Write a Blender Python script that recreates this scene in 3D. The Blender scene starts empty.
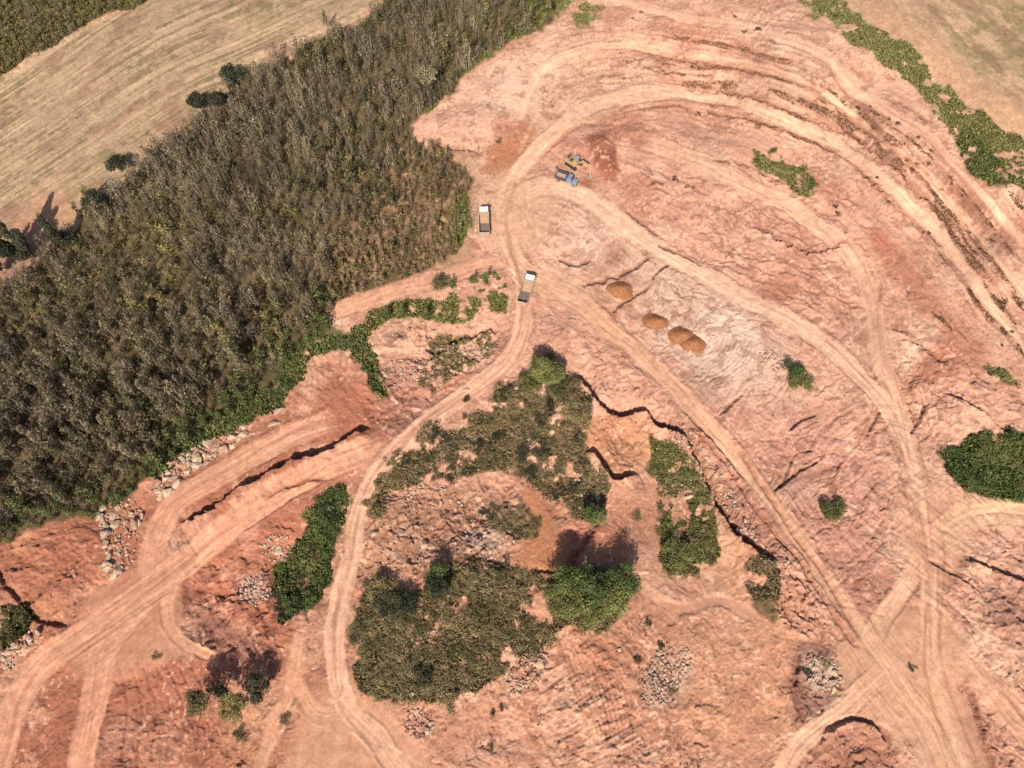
import bpy, math, random
import numpy as np
C = bpy.context.scene
col = C.collection
# ---------------------------------------------------------------- camera, sky, sun, exposure
CAMH = 145.0
TILT = math.radians(27.0)
FPX = 711.0
cam = bpy.data.objects.new('camera', bpy.data.cameras.new('camera')); col.objects.link(cam)
cam.data.sensor_width = 36.0; cam.data.lens = 36.0 * FPX / 1024.0
cam.data.clip_start = 0.5; cam.data.clip_end = 8000
cam.location = (0, 0, CAMH); cam.rotation_euler = (TILT, 0, 0)
C.camera = cam
SUN_EL = math.radians(41); SUN_AZ = math.radians(188)        # clockwise from +Y
w = bpy.data.worlds.new('World'); C.world = w; w.use_nodes = True
nt = w.node_tree; sky = nt.nodes.new('ShaderNodeTexSky'); sky.sky_type = 'NISHITA'; sky.sun_disc = False
sky.sun_elevation = SUN_EL; sky.sun_rotation = SUN_AZ; sky.air_density = 1.0; sky.dust_density = 1.5
bg = nt.nodes['Background']; bg.inputs['Strength'].default_value = 0.080
nt.links.new(sky.outputs[0], bg.inputs['Color'])
sl = bpy.data.lights.new('sun', 'SUN'); sl.energy = 4.55; sl.angle = math.radians(0.5); sl.color = (1.0, 0.93, 0.83)
so = bpy.data.objects.new('sun', sl); col.objects.link(so)
so.rotation_euler = (math.pi/2 - SUN_EL, 0, -(SUN_AZ - math.pi)); so.location = (0, -60, 120)
C.view_settings.view_transform = 'Standard'; C.view_settings.look = 'None'
C.view_settings.exposure = 0.80; C.view_settings.gamma = 1.0; C.view_settings.use_curve_mapping = False
C.render.engine = 'CYCLES'; C.render.resolution_x = 1024; C.render.resolution_y = 768
rng = np.random.default_rng(11); random.seed(5)
KEXP = 2.05                                                   # sunlit picture value / albedo

# ---------------------------------------------------------------- lattice of the terrain sheet
U0, U1, V0, V1 = -150, 1175, -80, 850
us = np.arange(U0, U1 + 1, 1.0); vs = np.arange(V0, V1 + 1, 1.0)
NU, NV = len(us), len(vs)
UU, VV = np.meshgrid(us, vs)
UU = UU.astype(np.float32); VV = VV.astype(np.float32)
ct, st_ = math.cos(TILT), math.sin(TILT)
def ray(u, v):
    a = (u - 512) / FPX; t = (384 - v) / FPX
    return a, st_ + ct * t, -ct + st_ * t
def ground_at(u, v, h=0.0):
    x, y, z = ray(u, v); k = (CAMH - h) / (-z)
    return x * k, y * k
# value noise -----------------------------------------------------
_tab = {}
def vnoise(x, y, seed):
    if seed not in _tab: _tab[seed] = np.random.default_rng(1000 + seed).random((256, 256)).astype(np.float32)
    T = _tab[seed]
    xi = np.floor(x); yi = np.floor(y); fx = x - xi; fy = y - yi
    fx = fx * fx * (3 - 2 * fx); fy = fy * fy * (3 - 2 * fy)
    xi = xi.astype(np.int64) & 255; yi = yi.astype(np.int64) & 255; x1 = (xi + 1) & 255; y1 = (yi + 1) & 255
    return (T[yi, xi] * (1 - fx) + T[yi, x1] * fx) * (1 - fy) + (T[y1, xi] * (1 - fx) + T[y1, x1] * fx) * fy
def fbm(x, y, scale, octv=4, seed=0, gain=0.5):
    o = 0; a = 1; tot = 0; s = 1.0 / scale
    for i in range(octv):
        o = o + a * vnoise(x * s + 17.3 * i, y * s - 9.1 * i, seed + i); tot += a; a *= gain; s *= 2.03
    return o / tot * 2 - 1
def ridged(x, y, scale, octv=3, seed=0):
    o = 0; a = 1; tot = 0; s = 1.0 / scale
    for i in range(octv):
        n = vnoise(x * s + 7.7 * i, y * s + 3.3 * i, seed + i) * 2 - 1
        o = o + a * (1 - np.abs(n)); tot += a; a *= 0.55; s *= 2.1
    return o / tot
def sstep(a, b, x):
    t = np.clip((x - a) / (b - a), 0, 1); return t * t * (3 - 2 * t)
def blur(m, r):
    r = int(max(1, r))
    for _ in range(3):
        for ax in (0, 1):
            p = np.pad(m, [(r + 1, r) if i == ax else (0, 0) for i in (0, 1)], mode='edge')
            c = np.cumsum(p, axis=ax, dtype=np.float64)
            n = m.shape[ax]
            hi = np.take(c, np.arange(2 * r + 1, 2 * r + 1 + n), axis=ax); lo = np.take(c, np.arange(0, n), axis=ax)
            m = ((hi - lo) / (2 * r + 1)).astype(np.float32)
    return m
def smooth(pts, step=6):
    P = [pts[0]] + list(pts) + [pts[-1]]; P = [(2 * P[1][0] - P[2][0], 2 * P[1][1] - P[2][1])] + P[1:-1] + [(2 * P[-2][0] - P[-3][0], 2 * P[-2][1] - P[-3][1])]
    out = []
    for i in range(1, len(P) - 2):
        a, b, c, d = [np.array(P[i + k], float) for k in (-1, 0, 1, 2)]
        n = max(1, int(np.hypot(*(c - b)) / step))
        for k in range(n):
            t = k / n
            out.append(0.5 * ((2 * b) + (-a + c) * t + (2 * a - 5 * b + 4 * c - d) * t * t + (-a + 3 * b - 3 * c + d) * t ** 3))
    out.append(np.array(P[-2], float))
    return np.array(out)
def linefield(pts, maxd, curve=True, step=6):
    """distance, signed distance (positive left of the direction, as seen on the plan) and length along, in a window"""
    P = smooth(pts, step) if curve else np.array(pts, float)
    x0 = int(max(0, P[:, 0].min() - maxd - U0)); x1 = int(min(NU, P[:, 0].max() + maxd - U0 + 2))
    y0 = int(max(0, P[:, 1].min() - maxd - V0)); y1 = int(min(NV, P[:, 1].max() + maxd - V0 + 2))
    if x1 <= x0 or y1 <= y0: return None
    D = np.full((y1 - y0, x1 - x0), 1e6, np.float32); S = np.full_like(D, 1e6); L = np.zeros_like(D)
    acc = 0.0
    for i in range(len(P) - 1):
        ax, ay = P[i]; bx, by = P[i + 1]; dx, dy = bx - ax, by - ay; ln = math.hypot(dx, dy)
        if ln < 1e-6: continue
        i0 = int(max(x0, min(ax, bx) - maxd - U0)); i1 = int(min(x1, max(ax, bx) + maxd - U0 + 2))
        j0 = int(max(y0, min(ay, by) - maxd - V0)); j1 = int(min(y1, max(ay, by) + maxd - V0 + 2))
        if i1 > i0 and j1 > j0:
            uu = UU[j0:j1, i0:i1] - ax; vv = VV[j0:j1, i0:i1] - ay
            t = np.clip((uu * dx + vv * dy) / (ln * ln), 0, 1)
            d = np.hypot(uu - t * dx, vv - t * dy)
            s = (uu * dy - vv * dx) / ln
            sl_ = (slice(j0 - y0, j1 - y0), slice(i0 - x0, i1 - x0))
            m = d < D[sl_]
            D[sl_] = np.where(m, d, D[sl_]); S[sl_] = np.where(m, np.where(s >= 0, d, -d), S[sl_]); L[sl_] = np.where(m, acc + t * ln, L[sl_])
        acc += ln
    return (slice(y0, y1), slice(x0, x1)), D, S, L, acc

# ---------------------------------------------------------------- broad relief (metres), control points (u, v, h)
ctrl = [(0,0,9),(140,60,8),(0,200,6),(60,150,7),(300,0,8),(250,150,5),(100,300,4),(0,400,3),(200,380,2),(330,240,3),(430,150,2),(420,60,5),
 (500,200,1),(500,280,0),(600,100,2),(560,30,7),(700,20,11),(800,60,12),(700,60,7),(700,95,3),(850,150,4),(900,120,12),(950,240,3),(1000,180,13),(1024,80,14),(900,30,14),(1030,330,3),(1030,250,9),
 (780,250,1),(700,300,0),(620,280,0),(850,300,0.5),(960,350,3),(800,450,-0.5),(900,450,0),(1000,440,2),(930,560,0),(1010,560,0),(870,660,0),(960,740,-1),(1024,650,1),
 (620,340,0),(690,400,0.5),(780,520,0.5),(840,600,0),(560,380,-1),(520,450,-3),(440,500,-2),(400,430,0),(350,560,0),(350,640,0),(450,620,1.5),(560,600,1.0),(620,450,-2.5),(690,500,-3.5),(720,560,-2),(660,620,-1),(700,700,-1),(600,720,0),(760,740,-1),
 (300,440,0.5),(230,470,0),(150,560,0),(230,610,-2),(290,580,-2),(100,640,0),(40,560,2),(30,720,0),(180,720,-1.5),(250,740,-1.5),(340,740,-0.5),(430,350,-1.5),(470,340,-1),(400,310,1),(320,370,1.5)]
cu = np.array([c[0] for c in ctrl], np.float32); cv = np.array([c[1] for c in ctrl], np.float32); ch = np.array([c[2] for c in ctrl], np.float32)
gu = np.arange(U0, U1 + 8, 8.0); gv = np.arange(V0, V1 + 8, 8.0); GU, GV = np.meshgrid(gu, gv)
d2 = (GU[..., None] - cu) ** 2 + (GV[..., None] - cv) ** 2
wt = 1 / (d2 + 250.0) ** 1.6; hc = (wt * ch).sum(-1) / wt.sum(-1)
fu = (UU - U0) / 8; fv = (VV - V0) / 8; iu = np.minimum(fu.astype(int), hc.shape[1] - 2); iv = np.minimum(fv.astype(int), hc.shape[0] - 2); fu -= iu; fv -= iv
HB = ((hc[iv, iu] * (1 - fu) + hc[iv, iu + 1] * fu) * (1 - fv) + (hc[iv + 1, iu] * (1 - fu) + hc[iv + 1, iu + 1] * fu) * fv).astype(np.float32)
HB = blur(HB, 6)
X, Y = ground_at(UU, VV, HB); X = X.astype(np.float32); Y = Y.astype(np.float32)
N_A = fbm(X, Y, 9, 4, 10); N_B = fbm(X, Y, 3, 4, 20); N_C = fbm(X, Y, 1.1, 3, 30); N_D = fbm(X, Y, 28, 3, 40); N_E = fbm(X, Y, 5, 4, 50); FINE = (rng.random(X.shape) * 2 - 1).astype(np.float32)
def pmask(pts, soft=2.0, rough=5.0, curve=True):
    """1 inside the outline (pixels of the plan), wobbly edge, blurred by soft"""
    P = smooth(pts + [pts[0]], 8) if curve else np.array(pts + [pts[0]], float)
    M = 30
    x0 = int(max(0, P[:, 0].min() - M - U0)); x1 = int(min(NU, P[:, 0].max() + M - U0)); y0 = int(max(0, P[:, 1].min() - M - V0)); y1 = int(min(NV, P[:, 1].max() + M - V0))
    uu = UU[y0:y1, x0:x1] + rough * (N_E[y0:y1, x0:x1] + 0.6 * N_C[y0:y1, x0:x1]); vv = VV[y0:y1, x0:x1] + rough * (N_A[y0:y1, x0:x1] + 0.8 * N_B[y0:y1, x0:x1])
    ins = np.zeros(uu.shape, bool)
    for i in range(len(P) - 1):
        ax, ay = P[i]; bx, by = P[i + 1]
        if ay == by: continue
        c = ((ay > vv) != (by > vv)) & (uu < (bx - ax) * (vv - ay) / (by - ay) + ax)
        ins ^= c
    out = np.zeros(UU.shape, np.float32); out[y0:y1, x0:x1] = ins
    if soft >= 1: out = blur(out, soft)
    return out
def lin(c):
    c = np.array(c, float) / 255; return np.where(c <= .04045, c / 12.92, ((c + .055) / 1.055) ** 2.4)
def alb(*c): return (lin(c) / KEXP * np.array([1.04, 1.04, 1.03])).astype(np.float32)
COL = np.empty(UU.shape + (3,), np.float32); COL[:] = alb(224, 166, 138)
H = np.zeros_like(UU); ROAD = np.zeros_like(UU); ROUGH = np.full_like(UU, 0.35)
def paint(m, c, a=1.0):
    k = (np.clip(m, 0, 1) * a)[..., None]; COL[:] = COL * (1 - k) + np.array(c, np.float32) * k
def paintw(win, m, c, a=1.0):
    k = (np.clip(m, 0, 1) * a)[..., None]; COL[win] = COL[win] * (1 - k) + np.array(c, np.float32) * k
def mul(m, f):
    COL[:] *= (1 + np.clip(m, -1, 1) * f)[..., None]

# large colour zones
paint(pmask([(-160,-90),(500,-90),(380,5),(200,120),(50,250),(-160,340)], 6), alb(206,166,130))
Z_left = pmask([(-160,560),(0,520),(100,500),(170,470),(300,380),(345,345),(400,430),(350,520),(345,700),(340,860),(-160,860)], 12)
paint(Z_left, alb(192, 118, 88))
Z_bot = pmask([(345,480),(520,480),(660,460),(740,560),(800,640),(860,700),(930,860),(340,860)], 18)
paint(Z_bot, alb(212, 150, 117), .8)
Z_tr = pmask([(540,10),(640,-90),(860,-90),(1000,200),(1180,300),(1180,420),(960,330),(860,190),(700,110),(560,100)], 10)
paint(Z_tr, alb(230, 176, 146))
Z_tl = pmask([(415,120),(470,75),(560,20),(640,100),(540,140),(500,200),(480,260),(470,180),(430,150)], 6)
paint(Z_tl, alb(228, 178, 148))
Z_pale = pmask([(548,225),(600,205),(640,245),(700,285),(760,320),(790,360),(790,410),(730,420),(690,370),(640,320),(590,280),(560,265)], 12)
paint(Z_pale, alb(236, 194, 168), .95)
paint(pmask([(625,300),(650,275),(700,290),(745,320),(760,350),(725,385),(700,365),(665,340)], 7), alb(242, 208, 184), .9)
paint(pmask([(690,400),(770,400),(870,420),(905,500),(910,600),(880,640),(830,580),(760,480)], 14), alb(216, 155, 131), .9)
# mottled soil
mul(N_D, .09); mul(N_A, .10); mul(N_B, .07)
paint(sstep(.12, .5, fbm(X, Y, 14, 5, 60)), alb(196, 124, 92), .45)
paint(sstep(.16, .24, fbm(X + 2 * N_B, Y + 2 * N_C, 6, 5, 64, .62)), alb(190, 124, 94), .35)
paint(sstep(.14, .24, fbm(X + 2 * N_C, Y - 2 * N_B, 8, 5, 74, .62)), alb(236, 186, 154), .40)
paint(sstep(.15, .5, fbm(X, Y, 9, 5, 70)), alb(236, 190, 160), .45)

# explicit patches: outline, colour, opacity, softness
RED = alb(194, 116, 88); RED2 = alb(196, 122, 92); ORG = alb(205, 130, 78); PALE = alb(238, 196, 166); DBR = alb(164, 112, 84)
patches = [
 ([(505,118),(535,125),(530,150),(505,172),(480,170),(495,150),(492,128)], RED, .6, 3), ([(488,150),(525,130),(528,155),(500,172),(484,170)], ORG, .7, 2), ([(520,124),(533,124),(535,135),(524,139)], ORG, .75, 1),
 ([(562,150),(585,135),(605,130),(618,150),(612,180),(596,178),(585,160)], RED, .55, 3), ([(612,122),(640,118),(655,140),(635,155),(618,140)], RED2, .6, 4),
 ([(625,195),(650,185),(655,215),(640,225),(628,212)], RED, .4, 4), ([(588,140),(604,141),(616,155),(619,172),(612,180),(600,176),(592,160)], alb(174,98,70), .95, 1), ([(576,178),(590,176),(592,188),(578,190)], alb(196,116,80), .8, 2),
 ([(865,225),(880,225),(920,270),(960,320),(990,350),(985,375),(940,330),(900,290),(870,250)], RED, .6, 5),
 ([(868,230),(884,235),(890,252),(874,250)], RED, .8, 2), ([(810,165),(830,180),(845,195),(835,205),(815,190)], RED, .6, 3),
 ([(755,285),(790,275),(800,292),(770,300)], RED2, .7, 3), ([(925,350),(955,340),(960,370),(930,385),(915,375)], RED2, .7, 3),
 ([(912,330),(940,318),(930,345),(905,378),(898,362)], PALE, .8, 3), ([(1005,210),(1060,200),(1060,260),(1010,240)], RED, .6, 6),
 ([(0,545),(30,535),(80,540),(95,560),(70,600),(35,630),(0,610)], alb(178,112,84), .7, 6), ([(15,540),(30,530),(32,548),(16,550)], alb(222,160,115), .8, 3), ([(30,595),(70,598),(80,612),(40,620)], alb(205,140,105), .8, 3),
 ([(105,660),(150,655),(220,700),(230,780),(90,790)], alb(188,118,90), .6, 12), ([(230,690),(275,700),(260,780),(220,780)], alb(210,150,112), .7, 6),
 ([(180,600),(215,615),(260,640),(285,655),(240,665),(200,640)], alb(158,104,86), .8, 4), ([(240,575),(265,570),(262,592),(245,595)], alb(205,180,160), .7, 2),
 ([(520,490),(535,490),(555,525),(572,545),(560,572),(530,572),(512,560),(530,530)], alb(216,142,98), .95, 1),
 ([(570,530),(590,520),(625,530),(625,560),(600,572),(565,570)], alb(196,118,88), .6, 3),
 ([(586,420),(640,418),(655,440),(640,470),(612,478),(595,455),(585,440)], alb(214,146,104), .9, 2),
 ([(710,540),(725,515),(750,548),(735,570),(690,590),(680,575)], alb(226,170,132), .8, 4),
 ([(690,600),(790,590),(800,680),(790,740),(700,760),(660,720),(690,660)], alb(222,160,122), .8, 12), ([(730,690),(780,680),(770,730),(725,730)], alb(205,140,105), .5, 8),
 ([(375,325),(420,310),(500,305),(510,330),(470,335),(420,360),(385,380),(365,350)], alb(224,168,136), .6, 5),
 ([(372,365),(400,355),(415,395),(440,400),(400,430),(375,410)], alb(176,120,104), .6, 4), ([(385,337),(405,332),(408,340),(390,348)], alb(140,112,96), .7, 2),
 ([(400,320),(470,300),(440,340),(410,345)], alb(220,162,130), .5, 3),
 ([(380,500),(470,490),(520,520),(505,560),(460,570),(400,580),(370,575)], alb(190,138,106), .8, 5), ([(465,535),(495,530),(505,548),(480,556)], alb(200,176,155), .7, 3),
 ([(690,110),(740,95),(850,150),(870,190),(820,160),(760,130)], alb(232,176,140), .3, 8),
 ([(985,590),(1020,590),(1030,640),(990,625)], alb(176,120,104), .5, 8), ([(880,600),(900,580),(905,640),(885,640)], alb(210,150,122), .4, 5),
 ([(790,660),(800,640),(830,650),(850,680),(838,700),(800,725),(790,700)], alb(160,118,98), .8, 3), ([(800,655),(825,655),(840,675),(820,690)], alb(216,200,182), .5, 3),
 ([(660,655),(690,650),(680,700),(655,710),(650,680)], alb(214,184,162), .6, 4),
 ([(830,730),(870,725),(900,760),(820,790)], alb(178,116,92), .6, 4), ([(960,690),(1010,760),(990,780),(965,740)], alb(188,128,102), .6, 4),
 ([(640,420),(690,425),(760,520),(800,600),(780,610),(730,540),(680,460)], alb(198,136,110), .65, 5),
 ([(150,480),(200,470),(190,520),(170,535)], alb(214,146,112), .5, 4),
 ([(415,115),(445,110),(500,110),(490,130),(470,152),(430,148)], alb(232,176,150), .8, 2), ([(470,80),(530,50),(560,60),(540,100),(480,110)], alb(238,196,172), .5, 6),
 ([(420,150),(470,160),(470,260),(430,265),(400,240),(410,190)], alb(178,140,104), .9, 8),
]
for p, c, a, s in patches: paint(pmask(p, s, 4), c, a)

# streaks: raked or eroded texture that runs along (or across) a guide line; colour and relief
def streaks(pts, hw, ca, ha, seed, cross=False, fs=3.2, ft=34, win=None, tone=None):
    r = linefield(pts, hw, step=10)
    if r is None: return
    wn, D, S, L, tot = r
    if cross: S, L = L * 1.0, S
    wob = N_A[wn] * 3 + N_E[wn] * 1.5
    n = fbm((S + wob) / fs, L / ft, 1.0, 3, seed, .6)
    fade = sstep(hw, hw * .6, D) * (1 if win is None else win[wn])
    COL[wn] *= (1 + np.clip(n * 1.5, -1, 1) * ca * fade)[..., None]
    if tone is not None: paintw(wn, sstep(.1, .55, n) * fade, tone, .5)
    H[wn] += n * ha * fade
R1 = [(410,785),(375,738),(350,712),(338,678),(335,640),(341,600),(350,560),(357,520),(368,488),(385,462),(402,443),(430,418),(465,395),(497,371),(513,352),(523,322),(522,280),(508,240),(504,210),(512,182),(540,146),(580,115),(620,98),(665,93),(720,100),(780,120),(822,138),(860,162),(890,188),(918,216),(950,250),(985,300),(1013,331),(1060,390),(1120,440)]
R2 = [(385,442),(360,455),(330,467),(290,488),(250,513),(215,537),(187,562),(150,590),(110,618),(70,645),(40,668),(18,700),(5,745),(-15,800)]
R2f = [(150,592),(122,625),(103,655),(96,690),(87,730),(80,775),(76,850)]
R2b = [(190,562),(175,582),(167,605),(172,630),(190,646),(222,662)]
R2u = [(150,590),(152,555),(162,525),(180,500),(215,478),(260,452),(300,432),(335,420)]
R3 = [(500,225),(515,262),(545,285),(580,302),(618,335),(655,370),(690,405),(730,450),(772,503),(812,558),(848,608),(876,650),(905,695),(930,730),(955,790)]
R4 = [(508,205),(540,188),(575,193),(602,211),(629,230),(655,248),(690,268),(734,293),(784,319),(824,343),(862,377),(884,403),(899,429),(912,463),(922,505),(930,560),(929,610),(930,660),(940,705),(955,750),(975,800)]
R5 = [(640,140),(684,157),(734,180),(784,203),(815,224),(841,245),(858,268),(869,295),(874,316),(878,346),(888,375),(902,420),(912,463)]
R6a = [(925,555),(905,590),(882,622),(868,652)]
R6b = [(885,672),(850,705),(820,728),(795,752),(770,800)]
R6c = [(925,545),(960,520),(990,512),(1024,514),(1150,530)]
R6d = [(928,610),(950,650),(985,685),(1012,712),(1040,752),(1080,820)]
R7 = [(790,45),(827,57),(851,88),(888,112),(924,134),(951,163),(977,190),(1000,216),(1024,243),(1070,300),(1130,360)]
R8 = [(520,118),(530,92),(546,66),(575,52),(625,46),(684,58),(751,66),(800,80),(840,105),(880,140),(915,165),(950,205),(985,245),(1020,290),(1080,370)]
R9 = [(560,-20),(600,-2),(640,6),(684,17),(750,28),(800,45),(827,57)]
R10 = [(325,313),(342,309),(375,297),(409,286),(442,279),(467,270),(500,262)]
R11 = [(301,628),(297,648),(293,672),(288,700),(270,735),(255,790)]
R11b = [(293,665),(300,690),(318,715),(345,715)]
R12 = [(629,577),(652,595),(680,610),(720,600),(760,620)]
# raked benches in the upper right, field rows, erosion fans
BEN = pmask([(540,15),(640,-60),(760,-60),(830,60),(1000,190),(1180,330),(1180,460),(1040,370),(960,280),(880,190),(780,130),(680,105),(560,105)], 8)
streaks(R8, 75, .20, .20, 101, fs=2.2, ft=60, win=BEN)
streaks(R1[21:], 60, .16, .14, 102, fs=2.0, ft=70, tone=alb(190,120,92))
streaks(R7, 60, .15, .16, 103, fs=2.0, ft=50, win=BEN)
streaks(R5, 50, .14, .14, 104, fs=2.8, ft=60)
streaks(R4, 45, .10, .10, 105, fs=2.6, ft=70)
streaks(R3, 45, .12, .16, 106, fs=2.4, ft=26)
streaks(R2, 40, .10, .12, 107, fs=3, ft=40)
streaks([(640,290),(700,340),(760,400)], 60, .05, .06, 108, cross=True, fs=2.4, ft=40)
streaks([(700,420),(800,470),(880,560)], 85, .12, .16, 109, cross=True, fs=4.5, ft=24)
streaks([(560,230),(620,270),(700,300)], 50, .08, .14, 110, cross=True, fs=4, ft=26)
streaks([(540,640),(580,690),(610,740),(640,800)], 60, .10, .40, 111, cross=True, fs=6, ft=30)
streaks([(600,640),(650,690),(655,760)], 40, .08, .30, 112, fs=5, ft=40)
streaks([(300,400),(330,360)], 55, .10, .26, 113, cross=True, fs=5, ft=20)
streaks([(100,660),(160,720),(240,780)], 80, .14, .16, 114, cross=True, fs=5, ft=30)
streaks([(200,560),(230,600),(280,600)], 40, .10, .3, 115, cross=True, fs=5, ft=22)
streaks([(880,480),(1000,590),(1050,680)], 90, .08, .3, 116, fs=4.5, ft=26)
streaks([(540,215),(580,235),(640,300)], 30, .08, .12, 117, fs=3.5, ft=30)
streaks([(620,110),(700,130),(780,170)], 50, .07, .14, 118, fs=3.5, ft=40)
streaks([(440,120),(500,110),(560,70)], 40, .06, .10, 119, fs=4, ft=36)

# bench faces: brown speckled bands
def band(pts, hw, c, a, seed, sp=.1, hh=0):
    wn, D, S, L, tot = linefield(pts, hw * 2.2, step=10)
    n = fbm(L / 26, S / 7, 1, 4, seed)
    m = sstep(hw, hw * .2, np.abs(S + N_A[wn] * 4)) * sstep(-.25 + sp, .35 + sp, n + .25)
    paintw(wn, m, c, a); H[wn] += hh * m; WEEDS.append((wn, m * (a > .55)))
WEEDS = []
for pts, hw, c, a, s in [
 ([(620,62),(690,68),(760,76),(820,88),(870,120),(910,150)], 5, DBR, .6, 1), ([(590,70),(620,75),(690,84),(760,92),(820,110),(870,140),(920,180),(960,220),(1000,270),(1040,320)], 6, DBR, .6, 2),
 ([(640,85),(700,90),(760,105),(815,124),(850,140)], 3, alb(146,98,72), .7, 3), ([(710,113),(760,125),(820,145),(850,162),(870,182)], 2.5, alb(146,98,72), .8, 4),
 ([(800,100),(850,130),(900,165),(930,200),(960,245),(1000,300)], 12, alb(170,118,90), .65, 5), ([(840,95),(890,125),(930,160),(960,200),(1010,250)], 7, alb(160,100,78), .5, 6),
 ([(900,190),(935,240),(975,300),(1030,360)], 5, alb(120,84,58), .7, 7), ([(680,40),(740,50),(790,60)], 4, RED2, .6, 8), ([(690,62),(700,66),(830,88)], 4, RED2, .5, 9),
 ([(560,60),(600,52),(660,56),(700,72)], 3, RED2, .5, 10), ([(840,60),(870,85),(900,100),(930,125)], 4, RED2, .5, 11), ([(940,120),(980,160),(1020,205)], 5, PALE, .6, 12),
 ([(600,20),(660,30),(720,38)], 4, RED2, .4, 13), ([(640,110),(670,108),(700,114),(720,118)], 3, RED2, .6, 14), ([(560,135),(600,118),(640,112)], 3, RED2, .4, 15)]: band(pts, hw, c, a, 200 + s)

WEED = np.zeros_like(UU)
# fields beyond the forest and beyond the rim
F1 = pmask([(-160,110),(0,76),(30,62),(70,38),(120,14),(170,-10),(300,-90),(520,-90),(385,-2),(350,25),(300,50),(255,70),(225,92),(200,112),(165,143),(135,175),(110,195),(85,215),(70,228),(52,245),(30,268),(8,292),(-20,300),(-160,340)], 1, 3)
F2 = pmask([(820,-90),(845,10),(880,35),(920,60),(960,100),(1000,135),(1040,160),(1190,250),(1190,-90)], 1, 3)
for M, base, grn, gd, seed, sc in ((F1, alb(196,164,130), alb(152,134,92), [(-200,330),(-50,200),(60,125),(160,60),(260,15),(420,-60)], 121, 1), (F2, alb(212,172,136), alb(156,144,94), [(840,-60),(900,20),(970,80),(1060,150),(1200,240)], 131, 1)):
    wn, D, S, L, tot = linefield(gd, 420, step=12)
    paint(M, base)
    lg = fbm(S / 22, L / 90, 1, 3, seed); row = fbm(S / (1.7 if M is F1 else 3), L / (60 if M is F1 else 14), 1, 3, seed + 3, .7); spk = fbm(X[wn], Y[wn], 1.2, 2, seed + 6)
    Mw = M[wn]
    paintw(wn, Mw * sstep(-.05, .5, row + .4 * lg + .45 * spk), grn, .8 if M is F1 else .4)
    paintw(wn, Mw * sstep(.05, .5, -row + .3 * lg), alb(226,188,154), .5)
    paintw(wn, Mw * sstep(.1, .4, fbm(S / 14, L / 40, 1, 3, seed + 9)), alb(170,124,106), .5)
    H[wn] += Mw * row * .10
paint(pmask([(-20,250),(20,235),(45,240),(25,270),(5,295),(-30,300)], 4) * F1, alb(178,130,112), .8)
paint(pmask([(0,230),(50,190),(70,200),(90,215),(40,240),(10,250)], 8) * F1, alb(205,150,118), .8)
paint(pmask([(225,-5),(290,-5),(285,12),(250,18),(225,10)], 5, 8) * sstep(-.1, .3, N_B), alb(130,130,72), .7)
paint(pmask([(60,180),(130,150),(150,150),(110,190),(80,210)], 8, 8) * F1 * sstep(-.1, .3, N_B), alb(150,135,84), .6)
paint(pmask([(925,15),(1000,5),(1100,30),(1100,110),(1010,80),(960,60)], 10, 8) * F2 * sstep(-.3, .2, N_B), alb(150,140,88), .6)
paint(pmask([(835,-10),(880,-10),(930,40),(985,85),(1060,140),(1050,170),(960,110),(890,55)], 8, 4) * F2, alb(222,170,134), .8)

# green ground under the vegetation
FOREST = pmask([(-160,330),(-20,300),(8,292),(32,268),(55,244),(78,224),(100,205),(120,190),(150,165),(170,143),(200,118),(218,100),(240,82),(290,58),(330,38),(380,5),(440,-90),(600,-90),(560,8),(530,30),(500,48),(475,68),(452,92),(432,105),(412,118),(410,140),(428,152),(455,160),(470,190),(462,235),(450,258),(410,275),(375,288),(335,305),(328,330),(300,350),(280,380),(255,402),(225,420),(195,440),(170,462),(140,488),(110,512),(70,520),(20,530),(-10,548),(-160,600)], 1, 8)
FTL = pmask([(-160,-90),(200,-90),(150,-4),(110,12),(80,28),(45,48),(20,62),(-10,78),(-160,120)], 1, 4)
paint(FOREST, alb(124, 104, 74)); paint(FTL, alb(110, 104, 62))
paint(FOREST * sstep(.0, .5, N_E + .3 * N_B), alb(134, 106, 78), .6); paint(FOREST * sstep(.05, .5, -N_E), alb(84, 84, 44), .6)
paint(pmask([(395,150),(430,155),(460,200),(450,250),(400,270),(330,290),(300,270),(340,200)], 14, 8) * FOREST, alb(164,128,96), .75)
SPZ = pmask([(385,150),(430,150),(475,190),(470,250),(400,275),(340,295),(330,260),(370,210)], 8, 8) * FOREST
paint(SPZ * sstep(.05, .35, N_C + .8 * N_B), alb(206,158,122), .6); paint(SPZ * sstep(.1, .3, N_B - .6 * N_C), alb(96,88,50), .7)
GR = {}; GAP = {'scrub_a': -.34, 'scrub_b': -.52, 'scrub_d': -.40, 'rub_grass': -.2, 'mid_right': -.25, 'strip_rim': -.6, 'top_grass': -.4, 'ver_hill': -.4, 'bench_grass': -.35, 'mid_strip': -.55}
def green(name, pts, c=(98, 108, 56), a=.85, soft=1, rough=8):
    m = pmask(pts, soft, rough); m = m * sstep(GAP.get(name, -9), GAP.get(name, -9) + .12, N_E + .8 * N_B + .4 * N_C); GR[name] = m; paint(m * sstep(-.75, -.1, N_B + .4 * N_C), alb(*c), a)
green('strip_rim', [(798,-10),(832,-6),(862,20),(900,42),(937,76),(966,102),(1000,128),(1060,172),(1060,225),(1005,180),(982,176),(955,146),(940,122),(920,92),(905,76),(878,62),(850,46),(830,24),(800,8)], (138,134,84))
green('rim_low', [(955,132),(985,150),(1005,172),(1010,185),(985,182),(962,160)], (98,104,58))
green('forest_hem', [(140,482),(196,432),(250,396),(278,372),(298,345),(325,328),(352,338),(345,352),(312,358),(295,385),(275,410),(235,430),(200,448),(170,470)], (96,106,50))
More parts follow.
